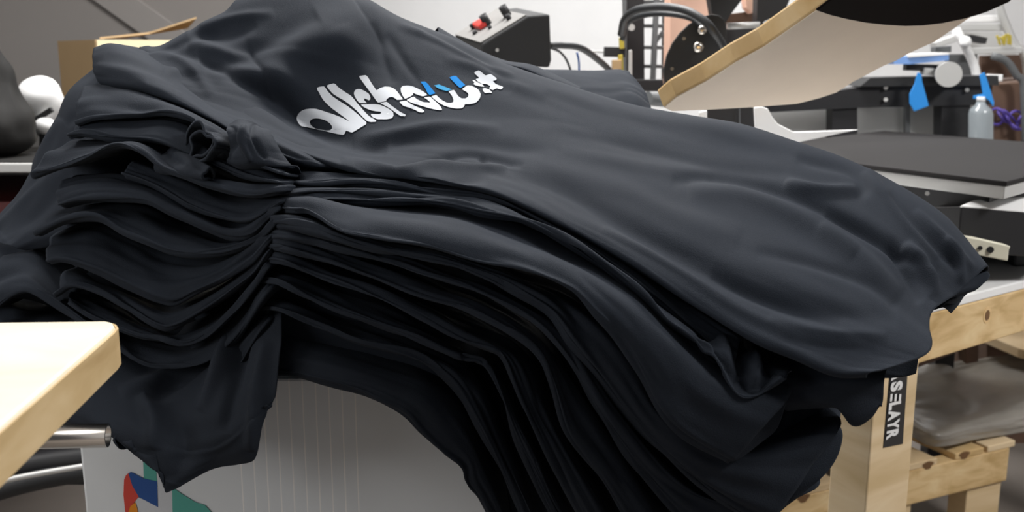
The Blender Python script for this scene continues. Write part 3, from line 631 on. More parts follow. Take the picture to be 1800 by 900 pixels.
# ---------------------------------------------------------------- cabinet under the pile
cb = thing('cabinet', 'grey ribbed cabinet with a colourful logo carrying the pile of T-shirts', 'cabinet', loc=(-0.15, 1.5, 0))
cx0 = at(140, 795, 1.185).x
body = abox('cabinet_body', (cx0, 1.185, 0.0), (0.26, 1.75, 0.905), M['ribbed'], cb, bevel=.004)
bpy.context.view_layer.update()
bvc = BVHTree.FromObject(body, bpy.context.evaluated_depsgraph_get())
Q = lambda pts: [(100 + x / 4.5, 700 + y / 4.5) for x, y in pts]
lg = bpy.data.objects.new('logo', bpy.data.meshes.new('logo'))
logo = drape_print('logo', [Q([(640,300),(800,300),(800,380),(785,480),(790,620),(800,700),(690,640),(680,415)])], M['teal'], cb, bvc, lift=.0008, edge=20)
bpy.data.objects.remove(lg)
for nm, pts, mm, lf in (('logo_patch', [(568,590),(590,580),(690,632),(795,655),(803,858),(730,820),(650,775),(600,690)], 'navy_print', .0014),
    ('logo_patch', [(535,640),(550,605),(568,590),(600,690),(650,775),(600,840),(560,960),(550,960),(530,760)], 'red_print', .0014),
    ('logo_patch', [(550,960),(585,850),(625,818),(640,870),(650,960)], 'orange_print', .0018),
    ('logo_patch', [(785,480),(800,462),(815,560),(840,700),(915,735),(920,1000),(650,1000),(615,840),(635,775),(690,800),(803,858),(800,700)], 'print_white', .0011),
    ('logo_patch', [(915,700),(1000,760),(1100,820),(1170,840),(1225,900),(1290,1000),(920,1000)], 'teal', .0014)):
    o = drape_print(nm, [Q(pts)], M[mm], logo, bvc, lift=lf, edge=30)

# ---------------------------------------------------------------- worktop at the left with its pipe
zt = at(200, 565, 0.90).z
wt = thing('worktop', 'pale birch worktop corner jutting in at the lower left', 'table', loc=(-0.8, 0.6, 0))
corner = [(-500, 571), (170, 563.4), (190, 563), (199, 566), (203, 572), (197, 580), (-500, 1172 )]
cpts = [atz(x, y, zt) for x, y in corner]
c2 = cpts[-2]; dirn = (atz(0, 742, zt) - atz(197, 574, zt)).normalized()
cpts[-1] = c2 + dirn * 0.8; cpts = cpts[:-1] + [c2 + dirn * .8, Vector((cpts[0].x, (c2 + dirn * .8).y, zt))]
prism('worktop_board', cpts, (0, 0, -0.040), M['ply_top'], wt, bevel=.004)
# rim strip: the solid wooden edge of the board shows a deeper colour than its top
rimc = [atz(x, y, zt) for x, y in [(150, 563.6), (190, 563), (199, 566), (203, 572), (197, 580)]] 
rimc.append(rimc[-1] + dirn * .8)
bm = bmesh.new(); up_ = []; lo_ = []
cen = atz(60, 640, zt)
for p in rimc:
    n_ = Vector((p.x - cen.x, p.y - cen.y, 0)).normalized() * .0006
    up_.append(bm.verts.new(p + n_ - Vector((0, 0, .003)))); lo_.append(bm.verts.new(p + n_ - Vector((0, 0, .0375))))
for i in range(len(up_) - 1): bm.faces.new([up_[i], up_[i + 1], lo_[i + 1], lo_[i]])
o = finish('worktop_edge', bm, M['worktop_edge'], wt); sm = o.modifiers.new('s', 'SOLIDIFY'); sm.thickness = .002; sm.offset = 1
abox('leg', (-1.1, .1, 0), (-1.04, .16, zt - .04), M['pine'], wt); abox('leg', (-1.1, .8, 0), (-1.04, .86, zt - .04), M['pine'], wt)
pipe = tube('steel_pipe', [at(-300, 775, 0.97), at(190, 765.5, 1.0)], .0128, M['steel'], None, 28, hollow=.0022)
tag(pipe, 'open-ended brushed steel pipe sticking out under the pale worktop', 'pipe')

# ---------------------------------------------------------------- left background
tb = thing('side_table', 'white-edged side table behind the left end of the pile', 'table', loc=(-1.6, 2.9, 0))
zl = at(20, 286, 2.15).z
abox('table_top', (-2.6, 2.17, zl - .03), (-0.75, 3.9, zl), M['dark_hood'], tb)
abox('edge_strip', (-2.6, 2.15, zl - .022), (-0.75, 2.168, zl - .002), M['alu'], tb)
for x in (-2.55, -1.0):
    for y in (2.2, 3.8): abox('leg', (x, y, 0), (x + .05, y + .05, zl - .03), M['dark_metal'], tb)
abox('shelf', (-2.6, 2.25, zl - .22), (-1.0, 3.8, zl - .10), M['dark_red'], tb)
# cardboard box
cbx = thing('cardboard_box', 'open brown cardboard box behind the left shoulder of the pile', 'box', loc=at(170, 200, 3.1))
A = at(170, 70, 3.1); B = at(104, 72, 3.25); Cc = A + Vector((.62, .22, 0))
hb = A.z - zl
Dd = B + (Cc - A)
def wallp(name, p, q, m, th=.006):
    n_ = (q - p).cross(Vector((0, 0, 1))).normalized() * th
    return prism(name, [p, q, q - Vector((0, 0, hb)), p - Vector((0, 0, hb))], n_, m, cbx, bevel=0)
wallp('box_side', B, A, M['cardboard']); wallp('box_side', A, Cc, M['cardboard_lit']); wallp('box_side', Cc, Dd, M['cardboard']); wallp('box_side', Dd, B, M['cardboard'])
prism('flap', [at(175, 69, 3.12), at(262, 60, 3.25), at(345, 33, 3.22), at(330, 50, 3.3), at(220, 68, 3.3)], (0, .004, .006), M['cardboard'], cbx, bevel=0)
# dark padded cover
def lathe(name, cpx, Y, prof, m, parent=None, lump=0.0, seg=40, tilt=0.0):
    bm = bmesh.new(); rings = []
    for (y, r) in prof:
        c = at(cpx + tilt * (y - prof[0][0]), y, Y); rr = r / F * Y
        rings.append([bm.verts.new(c + Vector((math.cos(a) * rr, math.sin(a) * rr, 0)) * (1 + lump * noise.noise(Vector((math.cos(a) * 2, math.sin(a) * 2, y * .02))))) for a in [2 * math.pi * k / seg for k in range(seg)]])
    for a, b in zip(rings, rings[1:]):
        for k in range(seg): bm.faces.new([a[k], a[(k + 1) % seg], b[(k + 1) % seg], b[k]])
    bm.faces.new(rings[0]); bm.faces.new(rings[-1][::-1])
    return finish(name, bm, m, parent, smooth=True)
cv = cr([(78,8),(92,14),(115,26),(145,36),(175,50),(200,66),(220,74),(245,72),(262,58),(272,40),(278,20)], 40)
tag(lathe('padded_bag', -14, 2.3, [tuple(p) for p in cv], M['dark_hood'], lump=.22), 'dark creased padded bag at the left edge beside a white drum', 'bag')
dr = thing('drum', 'small white plastic drum tipped beside the dark padded bag', 'drum', loc=at(70, 240, 2.5))
p0 = at(84, 200, 2.5); p1 = at(62, 150, 2.45)
prof = []
ax = (p1 - p0).normalized(); 
bm = bmesh.new(); rings = []
s1 = ax.cross(Vector((0, 1, 0))).normalized(); s2 = ax.cross(s1)
Lr = (p1 - p0).length
for t_, r_ in ((0, .9), (.03, 1), (.75, 1), (.9, .93), (1.02, .75), (1.1, .4), (1.12, 0.02)):
    rings.append([bm.verts.new(p0 + ax * Lr * t_ + (s1 * math.cos(a) + s2 * math.sin(a)) * .050 * r_) for a in [2 * math.pi * k / 32 for k in range(32)]])
for a, b in zip(rings, rings[1:]):
    for k in range(32): bm.faces.new([a[k], a[(k + 1) % 32], b[(k + 1) % 32], b[k]])
bm.faces.new(rings[0][::-1]); finish('drum_body', bm, M['white_metal'], dr, smooth=True)
bar('bracket', at(60, 212, 2.42), at(92, 192, 2.42), .012, .012, M['dark_metal'], dr)
ball('foot', at(80, 222, 2.42), .022, M['white_metal'], dr, (1.2, 1, 1)); bar('bracket', at(66, 236, 2.42), at(92, 214, 2.42), .012, .02, M['alu'], dr)
bar('bracket', at(80, 225, 2.42), at(78, 268, 2.42), .02, .02, M['dark_metal'], dr)

# ---------------------------------------------------------------- control box on a post
cbo = thing('control_box', 'dark grey wedge-shaped control box with knobs and red switch on its sloping panel', 'control box', loc=at(910, 250, 2.3))
S = [at(x, y, 2.3) for x, y in [(848, 77), (928, 28), (967, 25), (970, 106), (966, 119), (840, 112)]]
ext = at(800, 62, 2.48) - at(848, 77, 2.3)
prism('housing', S, ext, M['dark_metal'], cbo, bevel=.004)
a0, a1 = S[0], S[1]; nrm = (a1 - a0).cross(ext).normalized()
if nrm.z < 0: nrm = -nrm
prism('panel_face', [a0 + ext * .04 + nrm * .001, a1 + ext * .04 + nrm * .001, a1 + ext * .98 + nrm * .001, a0 + ext * .98 + nrm * .001], nrm * .002, M['panel'], cbo, bevel=0)
def on_panel(u, v): return a0 + (a1 - a0) * u + ext * v + nrm * .003
for u, v, h_, r_, mm, nm in ((.50, .55, .026, .010, 'black_paint', 'knob'), (.86, .42, .026, .010, 'black_paint', 'knob'), (.30, .75, .012, .006, 'black_paint', 'button'), (.78, .25, .012, .006, 'black_paint', 'button'), (.18, .5, .006, .006, 'black_paint', 'button'), (.42, .35, .006, .005, 'black_paint', 'button')):
    p = on_panel(min(u, .97), v); cyl(nm, p, p + nrm * h_, r_, M[mm], cbo)
p = on_panel(.30, .50); box('switch', p, (a1 - a0) * .2, ext * .28, nrm * .012, M['red'], cbo)
cyl('screw', at(874, 88, 2.298), at(874, 88, 2.292), .004, M['alu'], cbo)
p = at(915, 117, 2.36); abox('post', (p.x - .025, p.y - .02, 0), (p.x + .025, p.y + .03, p.z), M['dark_metal'], cbo)
def cable(label, pts, px_r, m='cable', name='cable'):
    Y = pts[0][2]; o = tube(name, [at(*q) for q in pts], px_r / F * Y, M[m], None, 10, 60); return tag(o, label, 'cable')
cable('thick black cable arching away from the back of the control box', [(966,80,2.35),(990,80,2.38),(1020,84,2.42),(1050,104,2.5),(1076,130,2.6),(1090,170,2.7)], 6)
cable('thin black cable dropping just behind the control box', [(968,84,2.35),(985,92,2.38),(998,110,2.42),(1006,140,2.45),(1010,200,2.45)], 2.2)
cable('thin blue cable hanging below the thick black one', [(1014,92,2.48),(1017,105,2.48),(1018,125,2.48),(1018,190,2.48)], 1.8, 'navy_print')

# ---------------------------------------------------------------- printing press
pr = thing('printing_press', 'printing press with black frame, peach column and bolted quarter-round plate', 'machine', loc=at(1200, 500, 2.8))
def pbar(nm, a, b, w_px, m, d=None, Y=None):
    Yv = a[2]; return bar(nm, at(*a), at(*b), w_px / F * Yv, (d if d else w_px / F * Yv), M[m], pr, up=(0, 1, 0))
pbar('post', (1112, -60, 3.0), (1116, 330, 3.0), 34, 'black_paint', .05)
pbar('post', (1098, -60, 2.98), (1100, 170, 2.98), 5, 'grey_metal', .02)
pbar('lattice_bar', (1156, -40, 3.0), (1147, 150, 3.0), 9, 'grey_metal', .02)
pbar('lattice_bar', (1168, -40, 3.05), (1166, 150, 3.05), 6, 'grey_metal', .02)
pbar('lattice_bar', (1148, 80, 3.02), (1166, 55, 3.02), 6, 'grey_metal', .02)
for y in (3, 45, 83, 116): pbar('crossbar', (1100, y, 3.02), (1170, y + 1, 3.02), 6, 'grey_metal', .02)
pbar('crossbar', (1060, 150, 2.9), (1180, 150, 2.9), 20, 'black_paint', .05)
cyl('roller', at(1138, 173, 2.6), at(1200, 180, 2.7), .018, M['grey_metal'], pr)
pbar('clamp', (1062, 91, 2.9), (1098, 92, 2.9), 17, 'dark_metal', .05)
pbar('rod', (1030, 90, 2.95), (1064, 91, 2.95), 4, 'alu', .01)
pbar('valve', (1092, 66, 2.88), (1093, 86, 2.88), 8, 'yellow', .02); pbar('valve', (1090, 96, 2.88), (1092, 126, 2.88), 8, 'yellow', .02)
pbar('valve', (1084, 105, 2.87), (1084, 122, 2.87), 16, 'cardboard', .03)
pbar('rod', (1108, 88, 2.85), (1108, 136, 2.85), 6, 'alu', .01)
cyl('bolt', at(1110, 48, 2.96), at(1110, 48, 2.93), .010, M['alu'], pr)
pbar('column', (1212, -60, 2.75), (1208, 148, 2.75), 74, 'pink', .10)
pl = [(1168,150),(1167,122),(1172,98),(1182,76),(1196,57),(1212,42),(1232,30),(1250,25),(1264,27),(1273,34),(1277,46),(1278,72),(1262,100),(1230,140)]
plate = prism('plate', [at(x, y, 2.35) for x, y in pl], (0, .012, 0), M['dark_metal'], pr)
for x, y, r_ in ((1235,53,.0105),(1228,83,.012),(1203,68,.004),(1182,121,.004)):
    b_ = cyl('bolt', at(x, y, 2.35), at(x - 1, y, 2.325), r_, M['steel'], plate, 16)
    if r_ > .01: ball('bolt', at(x - 1, y, 2.325), r_ * .98, M['steel'], plate, (1, .5, 1))
prism('arm', [at(x, y, 2.5) for x, y in [(1243,-30),(1310,-30),(1304,0),(1285,25),(1276,40),(1268,30),(1252,24)]], (0, .05, 0), M['dark_metal'], pr)
prism('arm', [at(x, y, 2.7) for x, y in [(1306,-30),(1334,-30),(1332,10),(1322,24),(1312,14)]], (0, .05, 0), M['pink'], pr)
prism('arm', [at(x, y, 2.75) for x, y in [(1270,26),(1345,16),(1340,40),(1270,42)]], (0, .03, 0), M['brown'], pr)
prism('arm', [at(x, y, 2.6) for x, y in [(1332,-30),(1400,-30),(1380,20),(1330,45)]], (0, .05, 0), M['black_paint'], pr)
cyl('rod', at(1278, 46, 2.55), at(1335, 44, 2.55), .008, M['alu'], pr)
pbar('post', (1290, 40, 2.9), (1288, 330, 2.9), 90, 'black_paint', .08)
cable('thick black cable looping over the bolted quarter-round plate', [(1092,60,2.5),(1098,34,2.45),(1118,18,2.4),(1160,12,2.35),(1205,18,2.3),(1240,38,2.27),(1258,60,2.27),(1272,82,2.3),(1280,110,2.33)], 6.5)
cable('black cable running just beneath the thick looping one', [(1094,70,2.52),(1104,40,2.5),(1130,27,2.45),(1170,24,2.4),(1215,32,2.36),(1240,52,2.33)], 5)

# raised board
nb = Vector((-.30, .40, .87)).normalized(); tip = at(1170, 192, 1.72)
def onpl(x, y, off=0.0):
    d = ray(x, y); return CAM + d * ((tip - CAM).dot(nb) / d.dot(nb)) + nb * off
und = [(1166,190),(1189,171),(1242,143),(1293,110),(1344,82),(1433,20),(1500,-28),(1640,-60),(1810,-30),(1767,4),(1711,27),(1673,53),(1644,73),(1600,93),(1573,108),(1555,115),(1500,144),(1470,163),(1440,173),(1400,183),(1322,189),(1250,193),(1180,196)]
print('BOARD', [tuple(round(k, 2) for k in onpl(x, y)) for x, y in und[::3]])
bd = thing('raised_board', 'tan-edged wooden press board raised at an angle above the shirts, pale underside showing', 'board', loc=onpl(1170, 192))
prism('board_core', [onpl(x, y, .0012) for x, y in und], nb * .034, M['board_edge'], bd, bevel=.004)
def inset(pts, k):
    c = sum((onpl(x, y) for x, y in pts), Vector()) / len(pts); return [onpl(x, y) + (c - onpl(x, y)) * k for x, y in pts]
prism('board_underside', inset(und, .006), nb * .0016, M['board_face'], bd, bevel=0)
dk = [(1433,15),(1460,24),(1489,31),(1520,37),(1556,41),(1590,43),(1622,42),(1655,38),(1689,31),(1712,25),(1733,18),(1773,0),(1800,-25),(1700,-70),(1550,-60),(1480,-20)]
prism('pad', [onpl(x, y, -.004) for x, y in dk], nb * .004, M['dark_brown'], bd, bevel=.002)
bar('arm', onpl(1620, -20, .03), onpl(1620, -20, .03) + Vector((.1, .9, .25)), .06, .06, M['black_paint'], bd)

# ---------------------------------------------------------------- workbench at the right
zb = at(1700, 508, 1.80).z
P1 = atz(1620, 538, zb); P2 = atz(1900, 468, zb)
e1 = (P2 - P1).normalized(); e2 = Vector((-e1.y, e1.x, 0)); UZ = Vector((0, 0, 1))
print('BENCH', P1, P2, e1)
def onfront(x, y, off=0.0):
    """point of the bench's front plane seen at pixel x, y"""
    o_ = P1 - e2 * off; d = ray(x, y); return CAM + d * ((o_ - CAM).dot(e2) / d.dot(e2))
wb = thing('workbench', 'pine workbench with white top and stickered leg at the right', 'workbench', loc=(P1.x, P1.y, 0))
base = P1 - e1 * .12
box('bench_top', base + UZ * -.018, e1 * 1.5, e2 * 1.1, UZ * .018, M['white_metal'], wb)
hr = (onfront(1700, 524).z - onfront(1700, 586).z)
railtop = zb - .018
rail = box('rail', base - UZ * .106, e1 * 1.5, e2 * .038, UZ * .088, M['rough_pine'], wb)
kp = onfront(1735, 554); kc = []
box('rail', base + e2 * 1.06 - UZ * .106, e1 * 1.5, e2 * .038, UZ * .088, M['rough_pine'], wb)
for k, (r1, r2, mm) in enumerate(((.0135, .016, 'board_edge'), (.008, .010, 'knot'))):
    prism('knot', [kp - e2 * (.0006 * (k + 1)) + e1 * math.cos(a) * r1 + UZ * math.sin(a) * r2 for a in [2 * math.pi * q / 20 for q in range(20)]], e2 * .0005, M[mm], rail, bevel=0)
la = onfront(1537, 700, .04); lb = onfront(1609, 700, .04); wl = (lb - la).length
def leg(o_, w1, w2, m='pine'):
    return box('leg', Vector((o_.x, o_.y, 0)), e1 * w1, e2 * w2, UZ * (zb - .018), M[m], wb)
lg1 = leg(la, wl, .075)
leg(la + e2 * 1.0, .09, .04); leg(la + e1 * 1.3, .09, .04); leg(la + e1 * 1.3 + e2 * 1.0, .09, .04)
def onleg(x, y): return onfront(x, y, .0412)
st = prism('sticker', [onleg(x, y) for x, y in [(1566, 640), (1597, 634), (1587, 780), (1553, 787)]], e2 * .0008, M['sticker_black'], lg1, bevel=0)
# lettering reads downward: build each letter in its own little frame on the sticker
def letter(ch, y0, y1, x0, x1, bold=.055):
    cu = bpy.data.curves.new('letter', 'FONT'); cu.body = ch; cu.offset = bold; cu.extrude = 0.0; cu.resolution_u = 6
    ob = bpy.data.objects.new('tmp', cu); COL.objects.link(ob); dg = bpy.context.evaluated_depsgraph_get()
    me = bpy.data.meshes.new_from_object(ob.evaluated_get(dg)); bpy.data.objects.remove(ob)
    co = np.array([v.co[:] for v in me.vertices]); mn, mxv = co.min(0), co.max(0)
    for v in me.vertices:
        u = (v.co.x - mn[0]) / (mxv[0] - mn[0]); q = (v.co.y - mn[1]) / (mxv[1] - mn[1])
        sh = (x1 - x0) * q; yy = y0 + (y1 - y0) * u
        v.co = onfront(x0 + sh - (yy - 700) * .088, yy - q * 5, .0430)
    me.name = 'letter'; return link('letter', me, M['white_letter'], st)
letter('A', 652, 670, 1564, 1585); letter('S', 673, 690, 1564, 1585)
for k in range(3):
    xa = 1565 + k * 7.6
    prism('letter', [onfront(x - (y - 700) * .088, y, .0430) for x, y in [(xa, 693), (xa + 3.6, 692.4), (xa + 3.6, 705.4), (xa, 706)]], e2 * .0003, M['white_letter'], st, bevel=0)
letter('L', 709, 722, 1564, 1585); letter('A', 723, 741, 1564, 1585); letter('Y', 740, 757, 1564, 1585); letter('R', 758, 774, 1564, 1585)

# press platen and its base on the bench
pt = thing('heat_press', 'flat black-topped press platen on a white metal frame above the workbench', 'press', loc=atz(1800, 480, zb))
zp = at(1770, 318, 1.78).z
N0 = atz(1770, 319, zp); Lp = atz(1290, 262, zp); Fp = atz(1612, 219, zp); Rp = N0 + (atz(1812, 308, zp) - N0).normalized() * (Fp - Lp).length
f1 = (Lp - N0); f2 = (Rp - N0)
f1n = f1.normalized(); f2n = f2.normalized()
prism('platen', [N0, Lp, Lp + f2n * .85, N0 + f2n * .85], (0, 0, -.009), M['platen_rubber'], pt, bevel=.002)
q0 = N0 + f1n * .004 + f2n * .004 - UZ * .0095
prism('platen_frame', [q0, q0 + f1n * .48, q0 + f1n * .48 + f2n * .84, q0 + f2n * .84], (0, 0, -.024), M['alu'], pt, bevel=.002)
q1 = N0 + f1n * .05 + f2n * .05 - UZ * .034
prism('carriage', [q1, q1 + f1n * .40, q1 + f1n * .40 + f2n * .38, q1 + f2n * .38], (0, 0, -.06), M['black_paint'], pt)
cyl('screw', at(1630, 340, 1.83), at(1630, 340, 1.82), .004, M['alu'], pt)
sh_ = [at(1688, 362, 1.80), at(1712, 352, 1.86), at(1860, 342, 1.98), at(1860, 376, 1.84)]
prism('guard_plate', sh_, (0, 0, -.003), M['white_metal'], pt, bevel=0)
prism('motor_box', [at(1640, 364, 1.86), at(1690, 363, 1.80), at(1860, 376, 1.84), at(1860, 372, 2.15), at(1660, 364, 2.15)], (0, 0, -.085), M['black_paint'], pt)
prism('bracket', [at(1700, 417, 1.77), at(1720, 420, 1.77), at(1777, 433, 1.77), at(1774, 440, 1.77), at(1772, 459, 1.77), at(1722, 449, 1.77), at(1700, 440, 1.77)], (0, .03, 0), M['cream'], pt)
for x, y, r_ in ((1723, 436, .004), (1741, 439, .006)): cyl('screw', at(x, y, 1.772), at(x, y, 1.766), r_, M['dark_metal'], pt)
mb = (at(1800, 440, 2.0)); 
box('base', Vector((at(1790, 400, 2.0).x, 2.0, zb)), (.3, 0, 0), (0, .25, 0), (0, 0, .12), M['black_paint'], pt)
box('base', Vector((at(1560, 400, 2.12).x, 2.12, zb)), (.2, 0, 0), (0, .12, 0), (0, 0, .12), M['black_paint'], pt)
box('column', Vector((at(1780, 400, 2.05).x, 2.05, zb)), (.1, 0, 0), (0, .1, 0), (0, 0, zp - zb - .04), M['black_paint'], pt)

# white folded bracket
br = thing('machine_bracket', 'white folded sheet-metal bracket below the raised board', 'bracket', loc=at(1350, 400, 2.2))
prism('side_plate', [at(x, y, 2.15) for x, y in [(1326,189),(1338,187),(1350,191),(1358,206),(1368,218),(1396,232),(1510,228),(1395,252),(1330,262)]], (0, .01, 0), M['white_metal'], br)
prism('side_plate', [at(x, y, 2.2) for x, y in [(1229,197),(1243,194),(1243,240),(1229,240)]], (0, .01, 0), M['white_metal'], br)
prism('back_plate', [at(x, y, 2.3) for x, y in [(1244,188),(1326,188),(1326,270),(1244,270)]], (0, .04, 0), M['black_paint'], br)
bar('seam', at(1300, 190, 2.29), at(1301, 262, 2.29), .003, .003, M['grey_metal'], br)
abox('stand', (at(1240, 250, 2.3).x, 2.28, 0), (at(1330, 250, 2.3).x, 2.4, at(1300, 262, 2.3).z), M['black_paint'], br)

# black machine frame far behind
fr = thing('steel_bench', 'long black steel bench running behind the platen', 'frame', loc=at(1500, 600, 3.0))
bm = bmesh.new()
def fpr(nm, pts, Y, th, m, par=fr): return prism(nm, [at(x, y, Y) for x, y in pts], (0, th, 0), M[m], par, bevel=0)
fpr('beam', [(1340,176),(1480,158),(1560,146),(1745,142),(1742,184),(1655,186),(1500,190),(1345,198)], 3.0, .08, 'black_paint')
fpr('beam_cap', [(1530,137),(1755,133),(1756,150),(1512,152)], 2.98, .14, 'dark_metal')
fpr('post', [(1463,180),(1507,180),(1508,360),(1463,360)], 3.01, .06, 'black_paint')
fpr('post', [(1655,175),(1706,175),(1704,380),(1655,380)], 3.01, .06, 'black_paint')
fpr('panel', [(1345,188),(1465,186),(1465,300),(1345,300)], 3.10, .02, 'alu')
fpr('panel', [(1505,182),(1656,178),(1656,300),(1505,300)], 3.12, .02, 'alu')
fpr('seam', [(1592,180),(1600,180),(1600,235),(1592,235)], 3.08, .02, 'grey_metal')
for x, y in ((1557, 154), (1557, 175), (1700, 158)): cyl('bolt', at(x, y, 3.0), at(x, y, 2.985), .006, M['alu'], fr)
for x in (1475, 1670):
    p = at(x, 350, 3.0); abox('leg', (p.x, 3.0, 0), (p.x + .06, 3.06, p.z), M['black_paint'], fr)
ty = thing('tray', 'pale blue plastic tray lying on the far machine frame', 'tray', loc=at(1620, 112, 3.0))
fpr('tray_body', [(1568,104),(1600,97),(1668,95),(1668,106),(1600,113),(1572,113)], 2.96, .12, 'blue_tray', ty)
fpr('tray_rim', [(1596,96),(1668,92),(1668,96),(1596,101)], 2.955, .13, 'white_metal', ty)
bar('foot', at(1590, 118, 3.0), at(1660, 120, 3.0), .03, .02, M['black_paint'], ty)
bar('foot', at(1620, 125, 2.99), at(1660, 128, 2.99), .03, .02, M['alu'], ty)
# blue tapes
def ribbon(label, pts, Y):
    o = prism('blue_tape', [at(x, y, Y) for x, y in pts], (.0, .003, 0), M['blue_tape'], None, bevel=0)
    sm = o.modifiers.new('b', 'BEVEL'); sm.width = .001; return tag(o, label, 'tape')
ribbon('blue tape tag hanging in front of the black frame, pointed at top and bottom', [(1613,127),(1620,130),(1621,142),(1626,160),(1633,186),(1607,196),(1599,182),(1599,165),(1608,147)], 2.93)
ribbon('blue strap hanging beside the white curved tube at the far right', [(1722,131),(1731,127),(1738,148),(1748,180),(1746,188),(1740,178),(1732,172),(1711,174),(1711,168),(1728,165)], 2.90)
# rack with white tubes
rk = thing('tube_rack', 'rack of pale slanting metal tubes and rails at the top right', 'rack', loc=at(1740, 500, 3.3))
def tb_(nm, pts, r_, m='alu'): return tube(nm, [at(*p) for p in pts], r_, M[m], rk, 12, 30)
tb_('tube', [(1742,-40,3.3),(1760,22,3.3),(1782,75,3.3),(1806,125,3.3),(1815,400,3.3)], .013)
tb_('tube', [(1680,52,3.1),(1700,88,3.1),(1714,120,3.1),(1717,150,3.1),(1712,172,3.1),(1712,400,3.1)], .013, 'white_metal')
tb_('tube', [(1745,98,3.15),(1770,108,3.15),(1790,138,3.15),(1800,160,3.15),(1805,400,3.15)], .012, 'grey_metal')
bar('rail', at(1680, 48, 3.32), at(1775, 48, 3.32), .022, .022, M['alu'], rk); bar('rail', at(1690, 34, 3.33), at(1768, 32, 3.33), .03, .02, M['white_metal'], rk)
bar('rail', at(1640, 80, 3.25), at(1690, 62, 3.25), .05, .02, M['alu'], rk)
bar('rail', at(1640, 88, 3.2), at(1668, 86, 3.2), .04, .02, M['grey_metal'], rk)
bar('rail', at(1700, 90, 3.28), at(1790, 88, 3.28), .05, .02, M['alu'], rk)
bar('rail', at(1735, 136, 3.06), at(1760, 137, 3.06), .02, .02, M['white_metal'], rk)
bar('rail', at(1672, 141, 3.0), at(1740, 142, 3.0), .014, .014, M['alu'], rk)
ball('joint', at(1697, 74, 3.08), .018, M['white_metal'], rk)
fpr('backing_panel', [(1665,95),(1718,95),(1718,150),(1665,150)], 3.3, .02, 'grey_metal', rk)
fpr('backing_panel', [(1725,98),(1800,96),(1800,135),(1725,140)], 3.4, .02, 'brown', rk)
fpr('backing_panel', [(1690,56),(1760,56),(1790,100),(1700,92)], 3.45, .02, 'alu', rk)
bar('crosspiece', at(1700, 66, 3.3), at(1730, 72, 3.3), .04, .02, M['black_paint'], rk)
kn = tag(cyl('hand_wheel', at(1665, 130, 2.97), at(1668, 131, 2.90), .036, M['alu'], None, 28), 'pale grey round hand wheel on the black frame', 'wheel')
kn.location = (0, 0, 0)
yl = bpy.data.objects.new('x', None)
fl = thing('yellow_cable_ties', 'small bunch of yellow ties on the far right rack', 'cable ties', loc=at(1765, 75, 3.2))
for k in range(7):
    a = random.Random(k).uniform(-1, 1); bar('tie', at(1752 + k * 4, 62 + 3 * math.sin(k), 3.25), at(1756 + k * 3 + a * 4, 78 + 2 * a, 3.25), .008, .006, M['yellow'], fl)
bt = thing('bottle', 'clear plastic bottle standing behind the far corner of the platen', 'bottle', loc=at(1725, 355.5, 2.9))
lathe('bottle_body', 1724, 2.9, [(178,7),(184,9),(192,18),(200,20),(238,20),(350,20),(355.5,18)], M['clear_plastic'], bt); lathe('cap', 1724, 2.9, [(170,7),(178,7.5)], M['white_metal'], bt)
hp = thing('coiled_hose', 'tangled purple hose loops at the far right edge', 'hose', loc=at(1775, 236, 2.65))
for k in range(5):
    rr = random.Random(k + 3); cx_, cy_ = 1752 + k * 12, 208 + rr.uniform(-6, 6); R_ = rr.uniform(9, 16)
    tube('hose_loop', [at(cx_ + R_ * math.cos(a), cy_ + R_ * 1.1 * math.sin(a + k), 3.17 + .02 * math.sin(a * 2)) for a in [2 * math.pi * q / 9 for q in range(10)]], .004, M['purple'], hp, 8, 40)
bx_ = prism('crate', [at(1735, 150, 3.2), at(1860, 140, 3.2), at(1860, 804, 3.2), at(1735, 804, 3.2)], (0, .3, 0), M['brown'], None)
tag(bx_, 'dark brown crate behind the tangled purple hose', 'crate')

# ---------------------------------------------------------------- pallet and floor clutter at the lower right
zq = .27
g0 = atz(1330, 884, zq); g1 = atz(1776, 781, zq); h1 = (g1 - g0).normalized(); h2 = Vector((-h1.y, h1.x, 0)); GL = (g1 - g0).length
pa = thing('pallet', 'low slatted pine pallet on the floor behind the stickered bench leg', 'pallet', loc=(g0.x, g0.y, 0))
box('stringer', g0 - UZ * .105, h1 * GL, h2 * .045, UZ * .095, M['rough_pine'], pa)
box('stringer', g0 + h2 * .9 - UZ * .105, h1 * GL, h2 * .045, UZ * .095, M['rough_pine'], pa)
for k, u in enumerate((0.0, .17, .36, .56, .76, .90)):
    box('deck_board', g0 + h1 * GL * u - UZ * .0095, h1 * .105, h2 * .95, UZ * .018, M['pine' if k % 2 else 'rough_pine'], pa)
for u in (.02, .45, .84):
    for v in (0.01, .88): box('leg', Vector((*(g0 + h1 * GL * u + h2 * v).xy, 0)), h1 * .13, h2 * .06, UZ * (zq - .105), M['pine'], pa)
for x, y in ((1412, 876), (1695, 800), (1493, 852), (1631, 818)):
    d = ray(x, y); p = CAM + d * ((g0 - CAM).dot(h2) / d.dot(h2))
    prism('knot', [p - h2 * .0008 + h1 * math.cos(a) * .018 * (1 + .3 * math.sin(3 * a)) + UZ * math.sin(a) * .011 for a in [2 * math.pi * q / 14 for q in range(14)]], h2 * .0005, M['knot'], pa, bevel=0)
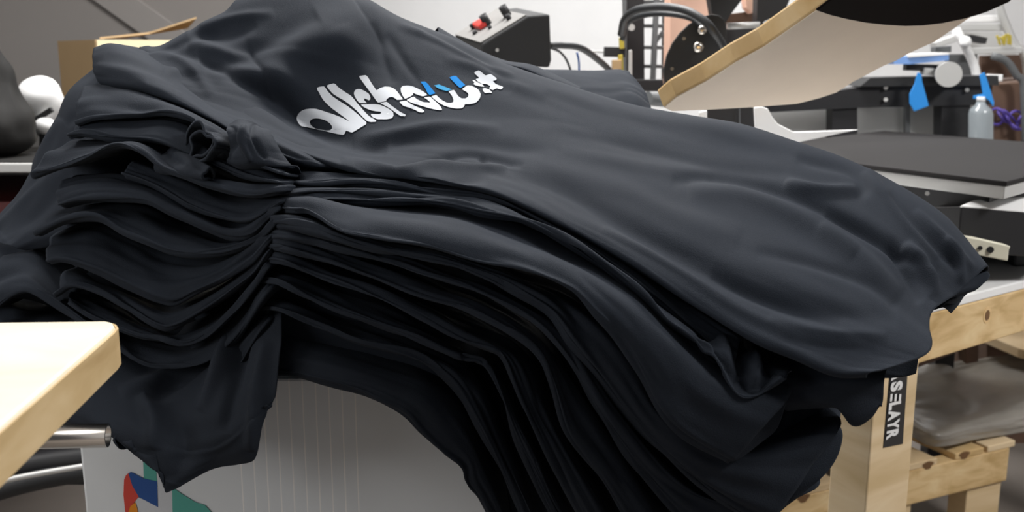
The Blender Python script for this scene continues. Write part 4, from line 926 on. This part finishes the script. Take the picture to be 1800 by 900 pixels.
# plastic film heaped over the pallet
fA = [[(1560,640),(1650,640),(1760,625),(1900,600)], [(1560,680),(1650,670),(1760,650),(1900,640)], [(1580,715),(1660,715),(1750,700),(1900,675)], [(1600,738),(1650,757),(1740,742),(1900,715)]]
rows = [np.array([list(atz(x, y, zq + .06 + .015 * math.sin(i * 2 + j * 1.7))) for j, (x, y) in enumerate(r)]) for i, r in enumerate(fA)]
front = rows[-1] + np.array([0, 0, -.045]); rows.append(front)
fo = grid_mesh('plastic_film', loft(rows, 90, 60), M['film'], None, None, .008, (4, 5), 9, .001)
tag(fo, 'crumpled grey plastic film spread over the back of the pallet', 'plastic film')
bb = prism('dark_crossbeam', [at(1600, 612, 2.6), at(1722, 582, 2.7), at(1722, 604, 2.7), at(1600, 652, 2.6)], (0, .1, 0), M['brown'], None)
tag(bb, 'dark brown beam lying beneath the bench rail', 'beam')
bk = prism('dark_block', [at(1695, 560, 2.66), at(1722, 560, 2.66), at(1720, 636, 2.66), at(1698, 640, 2.66)], (.0, .05, 0), M['brown'], None)
bk.name = 'dark_post'; tag(bk, 'short dark brown post under the knotted bench rail', 'post')
pk = prism('pine_plank', [atz(1725, 585, .4), atz(1860, 570, .4), atz(1860, 630, .4), atz(1790, 612, .4)], (0, 0, -.03), M['pine'], None); tag(pk, 'pine plank under the right end of the bench', 'plank')

# ---------------------------------------------------------------- clutter below the worktop at the lower left
pf = thing('wrapped_roll', 'dark plastic-wrapped roll below the worktop at the lower left', 'roll', loc=at(60, 850, 2.0))
tube('roll_body', [at(-120, 900, 1.9), at(40, 850, 2.0), at(190, 822, 2.1)], .022, M['dark_metal'], pf, 16)
tube('roll_body', [at(-120, 868, 1.95), at(40, 822, 2.05), at(190, 800, 2.1)], .03, M['black_paint'], pf, 16)
tube('wrap_edge', [at(-120, 880, 1.88), at(20, 842, 1.95), at(190, 812, 2.05)], .006, M['alu'], pf, 10)
tag(abox('bench_shelf', (-2.2, 2.2, .30), (-.7, 2.6, .33), M['dark_metal'], None), 'dark low shelf under the side table', 'shelf')
